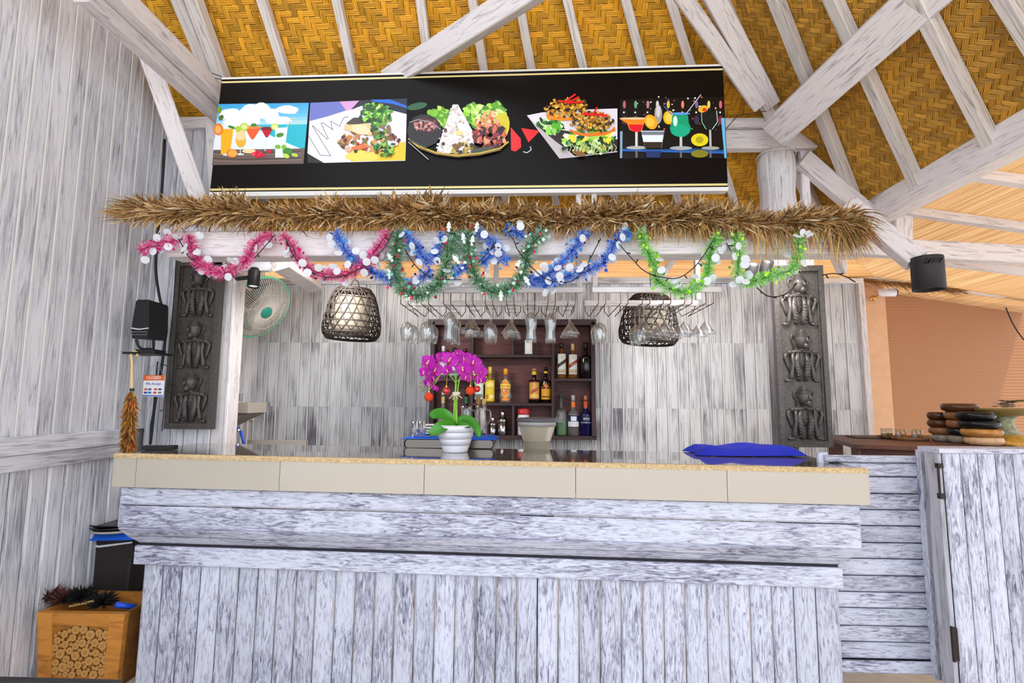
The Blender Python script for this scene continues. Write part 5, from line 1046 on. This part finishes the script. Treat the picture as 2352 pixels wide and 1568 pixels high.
# royal blue cloth on an orange plate
pk=onc(1718,1047); zc2=ctop(pk); g=thing('orange_plate','orange plate peeking out from under the royal blue cloth','plate',(pk.x,pk.y+.02,zc2)); m=MB(); m.lathe([(.0005,0),(.08,0),(.12,.018),(.123,.022),(.118,.022),(.078,.006),(.0005,.006)],36,(pk.x-.02,pk.y+.14,zc2)); m.build('plate_dish',plain('orange_glaze','D8802A',.3),g,True)
cloth('cloth','royal blue cloth heaped on the right end of the counter',pk.x+.015,pk.y+.11,zc2+.024,.56,.28,.022,BLUE,8,drop=.02,cols=40,rows=16)
# remote
rm=onc(358,1034); g=thing('remote_control','black remote control lying at the counter\'s left end','remote',(rm.x,rm.y+.03,ctop(rm)))
MB().box((0,0,.012),(.155,.045,.022),Matrix.Rotation(.12,4,'Z')).build('remote_body',BLACK,g,M=Matrix.Translation((rm.x,rm.y+.03,ctop(rm))))
bt=plain('button_grey','77777C',.5)
for i in range(6): MB().box((-.055+i*.02,-.006,.0245),(.010,.008,.003),Matrix.Rotation(.12,4,'Z')).build('button',bt,g,M=Matrix.Translation((rm.x,rm.y+.03,ctop(rm))))
# ================================================================== LEFT WALL ITEMS
sx,sy_=P(335,812,Y=3.0),3.0
g=thing('speaker_shelf','thin black shelf bracket under the wall speaker','shelf',sx); MB().box((sx.x+.0,3.02,sx.z),(.19,.16,.012)).build('shelf_plate',BLACK,g); MB().box((sx.x+.03,3.0,sx.z+.014),(.11,.10,.016)).build('speaker_foot_pad',BLACK,g)
bc=P(338,760,Y=2.98); zb4=sx.z+.022; g=thing('wall_speaker','black wall loudspeaker with white chevron stripe on the left shelf','speaker',(bc.x,3.0,zb4))
m=MB(); hw_=.075; pr_=[(-.048,.06),(-.058,.115),(-.044,.275),(-.034,.288),(.028,.288),(.036,.275),(.048,.115),(.042,.06)]
m.add([(bc.x+a,2.93,zb4+b) for a,b in pr_]+[(bc.x+a*.75+.025,3.07,zb4+b*.95+.005) for a,b in pr_],[tuple(range(8)),tuple(range(15,7,-1))]+[(i,8+i,8+(i+1)%8,(i+1)%8) for i in range(8)]); m.build('cabinet',BLACK,g)
m=MB(); m.add([(bc.x-.057,2.927,zb4+.118),(bc.x-.01,2.927,zb4+.110),(bc.x+.047,2.927,zb4+.118),(bc.x+.047,2.927,zb4+.123),(bc.x-.01,2.927,zb4+.116),(bc.x-.057,2.927,zb4+.124)],[(0,1,4,5),(1,2,3,4)]); m.build('chevron_stripe',plain('stripe_white','DDDDE0',.4),g)
m=MB()
for k in range(14): m.box((bc.x-.045+(k%7)*.0135,2.926,zb4+.098-(k//7)*.016),(.007,.003,.004))
m.build('speckles',plain('speckle_grey','8E8E94',.5),g)
m=MB(); m.tube([(bc.x-.055,2.97,zb4+.06),(bc.x-.045,2.98,zb4+.02),(bc.x-.03,2.99,zb4+.004),(bc.x+.04,2.99,zb4+.004),(bc.x+.045,2.98,zb4+.03),(bc.x+.05,2.97,zb4+.06)],.008,6); m.build('yoke',BLACK,g)
def cable(label,pts,Y,rad=.006,mat=BLACK):
    q=smoothpath([P(x,y,Y=Y) for x,y in pts],5); m=MB(); m.tube(q,rad,6); return tag(m.build('cable',mat,None,True),label,'cable')
cable('thick black cable running down the wall corner past the loudspeaker',[(378,320),(374,400),(368,480),(360,560),(358,620),(366,680),(378,730),(379,780),(370,850),(360,900),(352,960),(345,1020)],3.19,.008)
cable('thin black cable hanging below the loudspeaker shelf to the counter',[(362,830),(358,870),(352,940),(346,980),(344,1022)],3.14,.004)
# closed sign
sc=P(353,886,Y=3.08); g=thing('closed_sign','small white and orange door sign reading closed, hanging by the corner','sign',sc); w_,h_=50/FPX*3.08,50/FPX*3.08
MB().box(sc,(w_,.004,h_)).build('sign_card',plain('sign_white','EDEBEE',.4),g); MB().box(sc+Vector((0,-.0035,h_*.38)),(w_,.002,h_*.24)).build('orange_band',plain('sign_orange','E0692A',.4),g)
text('CLOSED',.024,plain('ink_white','FFFFFF',.5),g,Matrix.Translation(sc+Vector((0,-.006,h_*.38)))@FACE); text('We Accept',.02,plain('ink_blue','3A5AB0',.5),g,Matrix.Translation(sc+Vector((0,-.004,h_*.1)))@FACE)
m=MB()
for k,(x,z,c) in enumerate([(-.045,-.02,'E05A2A'),(-.02,-.02,'2A5AB0'),(.015,-.02,'E0402A'),(.042,-.02,'2A4A9A'),(-.045,-.04,'2A4A9A'),(-.02,-.04,'2A6AC0'),(.012,-.04,'D04A20'),(.042,-.04,'7A7A82'),(0,-.058,'2A5AC0')]):
    q=sc+Vector((x,-.003,z)); a,b=(.010,.0055) if k<8 else (w_/2,.003); m.poly([q+Vector((-a,0,-b)),q+Vector((a,0,-b)),q+Vector((a,0,b)),q+Vector((-a,0,b))],lin(c))
m.build('card_marks',LABEL,g); m=MB(); m.tube([sc+Vector((-.05,0,h_/2)),sc+Vector((-.03,0,.12))],.0015,4); m.tube([sc+Vector((.05,0,h_/2)),sc+Vector((.03,0,.12))],.0015,4); m.build('hanging_chain',STEEL,g)
# feather duster
dz=P(298,1040,Y=2.95); top=P(306,815,Y=2.95); g=thing('feather_duster','brown feather duster hanging by its cream hooked handle','duster',dz)
m=MB(); hk=[P(x,y,Y=2.95) for x,y in((303,895),(303,860),(303,830),(301,815),(306,808),(314,809),(316,818))]; m.tube(smoothpath(hk,4),.007,8); m.build('hooked_handle',plain('cream_plastic','EBCB84',.4),g,True)
m=MB(); m.tube([P(303,892,Y=2.95),P(303,898,Y=2.95)],.012,8); m.build('collar',BLACK,g)
m=MB(); rr=random.Random(9); ax=[P(302,898,Y=2.95),P(300,930,Y=2.95),P(297,980,Y=2.95),P(293,1040,Y=2.95)]; ax=smoothpath(ax,6)
for k in range(1600):
    t=rr.random(); i=min(int(t*(len(ax)-1)),len(ax)-2); o=ax[i].lerp(ax[i+1],t*(len(ax)-1)-i); a=rr.uniform(0,2*PI); d=Vector((math.cos(a),math.sin(a),-1.6+rr.uniform(-.4,.6))).normalized(); L=rr.uniform(.035,.075)*(.6+.5*min(1,t*4)); s=d.cross(Vector((rr.uniform(-1,1),rr.uniform(-1,1),.3))).normalized()*.005
    c=tuple(v*rr.uniform(.6,1.15) for v in lin(rr.choice(['CC8A3A','A8682A','E0AA5A','8A5222','C47E36']))); m.add([o,o+d*L*.5+s,o+d*L,o+d*L*.5-s],[(0,1,2,3)],c)
tag(m.build('feathers',STRAW,g),kind='stuff')
m=MB(); rr=random.Random(10)
# ================================================================== LOWER LEFT: planter, floor speaker, plates
bx0,bx1=P(82,1440,Y=2.60).x,P(284,1440,Y=2.60).x; ztp=P(180,1408,Y=2.60).z
g=thing('log_round_box','tapered ochre wooden box with a round-log front panel in the left corner','box',((bx0+bx1)/2,2.75,0))
bw=(bx1-bx0)/2; bcx=(bx0+bx1)/2; tp_=.07
def frus(name,mat,x0,x1,y0,y1,z0,z1,k=.0):
    def w(x,y,z): f=1-tp_*(1-z/ztp)*1.6; return (bcx+(x-bcx)*f,2.75+(y-2.75)*f,z)
    q=[w(x,y,z) for z in(z0,z1) for x,y in((x0,y0),(x1,y0),(x1,y1),(x0,y1))]; return MB().add(q,[(3,2,1,0),(4,5,6,7),(0,1,5,4),(1,2,6,5),(2,3,7,6),(3,0,4,7)]).build(name,mat,g),w
o,wf=frus('front_panel',W_OCH,bx0+.05,bx1-.05,2.615,2.63,.02,ztp-.05)
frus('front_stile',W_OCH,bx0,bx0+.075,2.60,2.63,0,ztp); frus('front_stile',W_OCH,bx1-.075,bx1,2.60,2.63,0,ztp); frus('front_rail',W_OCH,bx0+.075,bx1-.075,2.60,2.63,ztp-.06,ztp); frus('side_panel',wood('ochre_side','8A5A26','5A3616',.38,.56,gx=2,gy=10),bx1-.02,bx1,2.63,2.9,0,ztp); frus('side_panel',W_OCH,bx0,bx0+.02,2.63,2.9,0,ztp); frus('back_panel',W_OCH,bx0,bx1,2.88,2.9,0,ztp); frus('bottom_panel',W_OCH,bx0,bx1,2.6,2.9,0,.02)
END=attrmat('log_end_grain',.7); rr=random.Random(21); pl_=[]
tries=0
while len(pl_)<190 and tries<14000:
    tries+=1; q=rr.choice([.024,.022,.020,.018] if tries<1500 else [.014,.011,.009]); x=rr.uniform(bx0+.08,bx1-.08); z=rr.uniform(.06,ztp-.075-.03*abs(x-bcx)/bw)
    if all((x-a)**2+(z-b)**2>(q+c)**2*.88 for a,b,c in pl_): pl_.append((x,z,q))
lm={}
for x,z,q in pl_:
    if q not in lm:
        m=MB(); n=12; c1,c2,c3=lin('B07C3C'),lin('C4904C'),lin('4A2E16')
        rg=[[(q*s_*math.cos(2*PI*i/n),y_,q*s_*math.sin(2*PI*i/n)) for i in range(n)] for s_,y_ in((1,.02),(1,-.004),(.9,-.008),(.45,-.008))]
        for a_,b_,cc in((0,1,c3),(1,2,c1),(2,3,c2)): m.add(rg[a_]+rg[b_],[(i,(i+1)%n,n+(i+1)%n,n+i) for i in range(n)],cc)
        m.add(rg[3],[tuple(range(n))],c1); lm[q]=m.data('log_round',END)
    p_=wf(x,2.612,z); link('log_round',lm[q],g,Matrix.Translation(p_))
g=thing('duster_head','dark brown feather duster heads lying on the wooden box','duster',P(170,1385,Y=2.75)); m=MB()
for cxp,cyp,cl in((110,1372,['6A4238','4A2A24','8A5A48']),(150,1378,['5A2A24','3A1A1A','7A4A3A']),(190,1372,['141012','241A1A','0A0808']),(235,1385,['18141A','0E0C10','2A2224'])):
    c=P(cxp,cyp,Y=2.72)
    for k in range(420):
        a=rr.uniform(0,2*PI); e=rr.uniform(-.2,1.2); d=Vector((math.cos(a)*math.cos(e),math.sin(a)*math.cos(e),math.sin(e)*.6)).normalized(); L=rr.uniform(.04,.09); s=d.cross(Vector((rr.uniform(-1,1),rr.uniform(-1,1),rr.uniform(-1,1)))).normalized()*.005; m.add([c,c+d*L*.5+s,c+d*L,c+d*L*.5-s],[(0,1,2,3)],lin(rr.choice(cl)))
tag(m.build('feathers',STRAW,g),kind='stuff'); m=MB(); m.tube([P(160,1392,Y=2.70),P(215,1380,Y=2.68)],.006,6); m.build('handle',plain('cork_1','D0AA78',.8),g)
m=MB(); m.tube([P(265,1388,Y=2.66),P(312,1394,Y=2.72)],.014,8); o=m.build('blue_handle',plain('blue_plastic','1A50D0',.4),None,True); o.name='brush_handle'; tag(o,'bright blue brush handle lying across the wooden box','brush')
ysb=2.98; x0_,x1_=P(148,1300,Y=ysb).x,P(300,1300,Y=ysb).x; zt4=P(220,1228,Y=ysb).z
g=thing('floor_speaker','large black speaker box with white chevron stripe behind the wooden box','speaker',((x0_+x1_)/2,ysb+.12,0))
m=MB(); q=[(x0_-.0,.2),(x0_-.008,zt4-.1),(x0_+.0,zt4),(x1_-.01,zt4),(x1_+.01,zt4-.1),(x1_-.03,.30),(x1_-.06,.26),(x0_+.02,.2)]; n=8
m.add([(a,ysb,b) for a,b in q]+[(a,ysb+.18,b) for a,b in q],[tuple(range(n-1,-1,-1)),tuple(range(n,2*n))]+[(i,(i+1)%n,n+(i+1)%n,n+i) for i in range(n)]); m.build('cabinet',plain('speaker_cloth','2E2624',.7,bump=.6,bs=400),g)
MB().box(((x0_+x1_)/2,ysb+.12,.1),(x1_-x0_-.1,.2,.2)).build('stand',BLACK,g)
xm_=(x0_+x1_)/2; za_=P(160,1241,Y=ysb).z; zb_=P(220,1257,Y=ysb).z; m=MB(); m.add([(x0_,ysb-.003,za_),(xm_,ysb-.003,zb_),(x1_,ysb-.003,za_-.008),(x1_,ysb-.003,za_),(xm_,ysb-.003,zb_+.012),(x0_,ysb-.003,za_+.008)],[(0,1,4,5),(1,2,3,4)]); m.build('chevron_stripe',plain('stripe_white','DDDDE0',.4),g); MB().box((xm_,ysb-.003,za_+.02),(.035,.006,.012)).build('badge',plain('badge_grey','B8A8A4',.4),g)
m=MB(); m.tube([(x1_+.005,ysb-.01,zt4-.12),(x1_-.005,ysb-.012,.33),(x1_-.04,ysb-.012,.285),(x1_-.07,ysb-.012,.28)],.006,6); m.build('metal_edge',plain('dull_metal','4A5250',.4,.6),g)
cloth('cloth','blue cloth draped over the floor speaker, its corner hanging left',xm_-.02,ysb+.09,zt4+.003,(x1_-x0_)+.12,.24,.010,BLUE2,5,drop=.022)
for k in range(3):
    c=Vector((P(255,1200,Y=ysb).x,ysb+.10,zt4+.020+k*.017)); o=tag(link('serving_tray',None,None,Matrix.Translation(c)),f"{['bottom grey-rimmed','middle black','top black'][k]} round serving tray stacked on the blue cloth",'tray','round trays on the floor speaker'); m=MB(); m.lathe([(.0005,0),(.155,0),(.175,.014),(.178,.014),(.158,-.003),(.0005,-.003)],40); m.build('tray_dish',plain('tray_rim','C8C4BC',.4) if k==0 else plain('tray_black','16161A',.3),o,True,WM[o.name])
# low bench in the foreground
g=thing('low_bench','dark-topped low wooden bench at the lower left picture corner','bench',(-1.7,1.6,0)); zt5=.44; e0=P(0,1553,Z=zt5); e1=P(288,1556,Z=zt5)
ang=math.atan2(e1.y-e0.y,e1.x-e0.x)
MB().box(((e0.x+e1.x)/2-.3,e0.y-.25,zt5-.015),(e1.x-e0.x+.6,.5,.03)).build('bench_top',wood('dark_bench','4A464A','2A272A',.4,.6,gx=2,gy=20),g); MB().box((e1.x-.02,e0.y-.25,zt5-.10),(.04,.46,.13)).build('bench_end',W_OCH,g)
for a in(0,1):
    for b_ in(0,1): MB().box((e1.x-.03-a*.9,e0.y-.05-b_*.4,.17),(.05,.05,.34)).build('leg',W_OCH,g)
# ================================================================== CYLINDER LAMP, CAMERA, BLIND
cl=P(2131,628,Y=2.9); g=thing('cylinder_lamp','large black cylinder downlight hanging below the eave beam','lamp',cl); rL=31/FPX*2.95
m=MB(); m.lathe([(.0005,.09),(rL*.98,.09),(rL,.085),(rL,-.092),(rL-.006,-.092),(rL-.006,.05),(.0005,.055)],36,cl); m.build('lamp_can',plain('speckled_black','2A282C',.6,bump=.3,bs=200),g,True)
m=MB(); m.lathe([(.0005,-.06),(rL-.01,-.06),(rL-.01,-.07),(.0005,-.07)],24,cl); m.build('diffuser',plain('diffuser','C8C8C4',.5),g)
m=MB(); m.tube([cl+Vector((-.02,.02,.098)),cl+Vector((-.04,.03,.108)),cl+Vector((-.09,.05,.10))],.008,6); m.build('mounting_arm',BLACK,g)
m=MB()
for k in range(5): m.box(cl+Vector((-.055+k*.018,-rL*.93,.055)),(.004,.02,.03),Matrix.Rotation(.6,4,'Y'))
m.build('vent_slots',BLACK,g)
vc=P(2020,672,Y=5.02); g=thing('security_camera','small white security camera on a brass mount below the reed ceiling','camera',vc)
m=MB(); dd=Vector((.9,-.3,-.05)).normalized(); m.tube([vc+Vector((-.01,0,.0)),vc+dd*.13],.038,14); m.build('camera_body',WHITE,g,True); m=MB(); m.tube([vc+dd*.128,vc+dd*.14],.034,14); m.build('lens',BLACK,g); m=MB(); m.ball(vc+Vector((-.05,.02,-.05)),(.03,.03,.03),12); m.tube([vc+Vector((-.05,.02,-.05)),vc+Vector((.02,0,-.02))],.012,8); m.build('brass_mount',plain('brass','C89A5A',.3,.8),g,True)
# corrugated blind
BL=bpy.data.materials.new('blind_fabric'); 
m_,nt,b,N,L=newmat('blind'); b.inputs['Roughness'].default_value=.6; b.inputs['Base Color'].default_value=(*lin('8A604E'),1)
tr=N('ShaderNodeBsdfTranslucent'); tr.inputs[0].default_value=(*lin('AC7C54'),1); mx=N('ShaderNodeMixShader'); mx.inputs[0].default_value=.5; L(b.outputs[0],mx.inputs[1]); L(tr.outputs[0],mx.inputs[2]); L(mx.outputs[0],nt.nodes['Material Output'].inputs[0])
bl_=thing('roller_blind','large translucent terracotta blind of fine horizontal slats beyond the table','blind',P(2200,1000,Y=5.35)); m=MB(); xa,xb=P(2040,800,Y=5.35).x,5.6; zt6,zb6=2.62,.3; n=150; vs=[]
for i in range(n+1):
    z=zb6+(zt6-zb6)*i/n; yy=5.35+(.007 if i%2 else 0); vs+=[(xa,yy,z),(xb,yy-.0,z)]
m.add(vs,[(2*i,2*i+1,2*i+3,2*i+2) for i in range(n)]); tag(m.build('slats',m_,bl_),kind='stuff')
MB().box(((xa+xb)/2,5.35,zb6-.015),(xb-xa,.03,.03)).build('bottom_bar',W_BRN,bl_); MB().box(((xa+xb)/2,5.35,zt6+.0),(xb-xa,.04,.03)).build('head_rail',W_BRN,bl_)
cable('thin dark cord hanging across the terracotta blind',[(2300,680),(2325,740),(2352,780),(2380,800)],5.25,.006)
# ================================================================== RIGHT TABLE
tz=1.13; ta=P(1948,1006,Z=tz); 
g=thing('side_table','dark brown wooden side table behind the gate','table',(2.9,3.6,0)); tx0=P(1965,1012,Y=3.45).x
fA=P(1960,1020,Z=tz); fB=P(2400,1034,Z=tz)
q=[(fA.x,fA.y),(fB.x,fB.y),(fB.x+.4,4.3),(ta.x-.05,4.25),(ta.x-.12,ta.y)]
slab([Vector((a,b,tz-.025)) for a,b in q],.025).build('table_top',W_BRN,g)
board('apron',(fA.x+.06,fA.y+.05,tz-.075),(fB.x,fB.y+.05,tz-.075),.10,.025,W_BRN,g)
for p_ in((fA.x+.08,fA.y+.07),(fB.x-.05,fB.y+.1),(ta.x+.05,4.15),(fB.x+.2,4.15)): MB().box((p_[0],p_[1],(tz-.03)/2),(.07,.07,tz-.03)).build('leg',W_BRN,g)
# menu folder
mc=P(1990,1004,Z=tz); 
g=thing('menu_folder','thin dark menu folder lying at the table\'s left end','menu',mc+Vector((0,0,.004))); MB().box((0,0,.005),(.30,.2,.008),Matrix.Rotation(-.2,4,'Z')).build('cover',plain('menu_brown','4A342C',.5),g,M=Matrix.Translation((mc.x+.02,mc.y-.05,tz+.001)))
# turned bowls
cols={'dk':('5A3620','24140C'),'md':('8A5E3C','4A2C1A'),'bk':('17181C','08090C'),'oc':('C98E4A','6A4220'),'lt':('D8B088','7A4A30'),'gy':('8E8478','5A5248')}
bowlmats={k:wood('turned_'+k,*v,.36,.58,gx=7,gy=7,rough=.3,patch=.2,bump=.1) for k,v in cols.items()}
def bowls(px,items,ybase,cn):
    b0=P(px,ybase,Z=tz); Yb=b0.y+.07; z=tz
    for i,(x,w_,h,k,lab) in enumerate(items):
        c=Vector((P(x,ybase,Y=Yb).x,Yb,z)); r_=w_/2/FPX*(Yb)*1.02; H=h/FPX*Yb*1.02; z+=H+.0005
        o=tag(link('wooden_ashtray',None,None,Matrix.Translation(c)),lab,'ashtray','turned wooden ashtrays on the side table')
        m=MB(); m.lathe([(.0005,0),(r_*.72,0),(r_*.9,H*.15),(r_,H*.5),(r_*.94,H*.85),(r_*.8,H),(r_*.7,H*.97),(r_*.66,H*.6),(.0005,H*.55)],32); m.build('bowl',bowlmats[k],o,True,WM[o.name])
bowls(2166,[(2167,44,15,'gy','grey turned ashtray at the bottom of the left stack'),(2165,48,15,'md','brown turned ashtray, second from the bottom of the left stack'),(2162,46,16,'dk','dark turned ashtray, third from the bottom of the left stack'),(2160,42,16,'dk','dark turned ashtray on top of the left stack')],1015,0)
bowls(2207,[(2207,44,16,'gy','mottled grey ashtray at the bottom of the middle stack'),(2206,42,16,'bk','near black ashtray, second from the bottom of the middle stack'),(2203,42,17,'md','reddish brown ashtray in the middle of the middle stack'),(2214,64,18,'md','light brown ashtray just below the top of the middle stack'),(2210,67,17,'dk','glossy brown ashtray crowning the middle stack')],1019,0)
bowls(2258,[(2260,70,18,'lt','pale streaked ashtray at the bottom of the front right stack'),(2257,74,17,'oc','ochre ashtray, second from the bottom of the front right stack'),(2254,72,18,'bk','blue-black ashtray, third from the bottom of the front right stack'),(2246,70,18,'bk','black ashtray on top of the front right stack')],1024,0)
# trays with small glasses
for k,(x,y,w_,lab) in enumerate(((2062,1010,40,'small round brown wooden tray under the left glasses'),(2114,1013,72,'larger round brown wooden tray under the right glasses'))):
    c=P(x,y,Z=tz)+Vector((0,.10,0)); r_=w_/2/FPX*c.y; o=tag(link('wooden_tray',None,None,Matrix.Translation(c)),lab,'tray'); m=MB(); m.lathe([(.0005,0),(r_*.93,0),(r_,.022),(r_*.96,.022),(r_*.9,.008),(.0005,.008)],32); m.build('tray_dish',bowlmats['dk' if k==0 else 'md'],o,True,WM[o.name])
    for j,dx in enumerate((-.5,.45) if k==0 else (-.72,-.25,.25,.72)):
        cc=c+Vector((dx*r_,-.01+.03*(j%2),.009)); tumbler(f"{'left' if k==0 else ['first','second','third','fourth'][j]+' from left'} small shot glass {'nearest the blind pillar' if (k==0 and j==0) else ('inner one on the small tray' if k==0 else 'on the larger wooden tray')}",cc,.021,.065,'shot_glass','shot glasses on the wooden trays',fill=['B8B4B0','D8A040','C8C4C0','C8A020'][j%4])
# pedestal dish
pd=P(2340,1022,Z=tz)+Vector((0,.1,0)); sc_=pd.y/FPX; g=thing('pedestal_dish','painted gold and blue pedestal dish at the right picture edge','dish',pd)
GP=plain('painted_gold','C8963A',.4,bump=.2,bs=30,var=.3); BP=plain('painted_blue','8A8A6A',.5,var=.5,bs=40)
m=MB(); m.lathe([(.0005,0),(54*sc_,0),(54*sc_,.02),(45*sc_,.03),(32*sc_,.06)],32,pd); m.build('foot',GP,g,True); m=MB(); m.lathe([(32*sc_,.06),(21*sc_,.10),(19*sc_,.14),(27*sc_,.18)],32,pd); m.build('stem',BP,g,True)
m=MB(); m.lathe([(27*sc_,.175),(60*sc_,.185),(75*sc_,.215),(76*sc_,.222),(70*sc_,.218),(30*sc_,.20),(.0005,.198)],40,pd); m.build('dish_top',plain('dish_olive','7A6A34',.5,var=.2),g,True)
c=pd+Vector((.0,0,.225)); o=thing('crumpled_packets','crumpled foil snack packets on the pedestal dish','packets',c); m=MB(); rr=random.Random(6)
for k in range(4):
    q=c+Vector((rr.uniform(-.04,.08),rr.uniform(-.04,.04),.006+.012*k)); ng=8; vs=[]
    for i in range(ng+1):
        for j in range(ng+1): vs.append(q+Matrix.Rotation(k*.7,3,'Z')@Vector(((i/ng-.5)*.12,(j/ng-.5)*.08,rr.uniform(-.004,.008)+.01*abs(i/ng-.5))))
    mm=MB(); mm.add(vs,[(i*(ng+1)+j,i*(ng+1)+j+1,(i+1)*(ng+1)+j+1,(i+1)*(ng+1)+j) for i in range(ng) for j in range(ng)]); mm.build('packet',plain('foil_%d'%k,['E4E0DA','C8A888','A8A4B0','7A6A4A'][k],.35,.3),o)
# rough thatch scraps along the skirt edge near the camera
m=MB(); rr=random.Random(14); a,b_=P(1945,640,Y=4.9),P(2200,668,Y=4.9)
for k in range(500):
    o=a.lerp(b_,rr.random())+Vector((0,rr.uniform(-.02,.02),rr.uniform(.0,.02))); d=Vector((rr.uniform(.2,1),rr.uniform(-.2,.2),rr.uniform(-.45,.0))).normalized(); L=rr.uniform(.08,.2); s=Vector((0,0,.003)); m.add([o-s,o+s,o+d*L],[(0,1,2)],lin(rr.choice(['8A5A28','6A4420','A87A40'])))
o=m.build('thatch_scraps',STRAW,None); tag(o,'loose brown thatch strands under the reed ceiling by the security camera','thatch',kind='stuff')
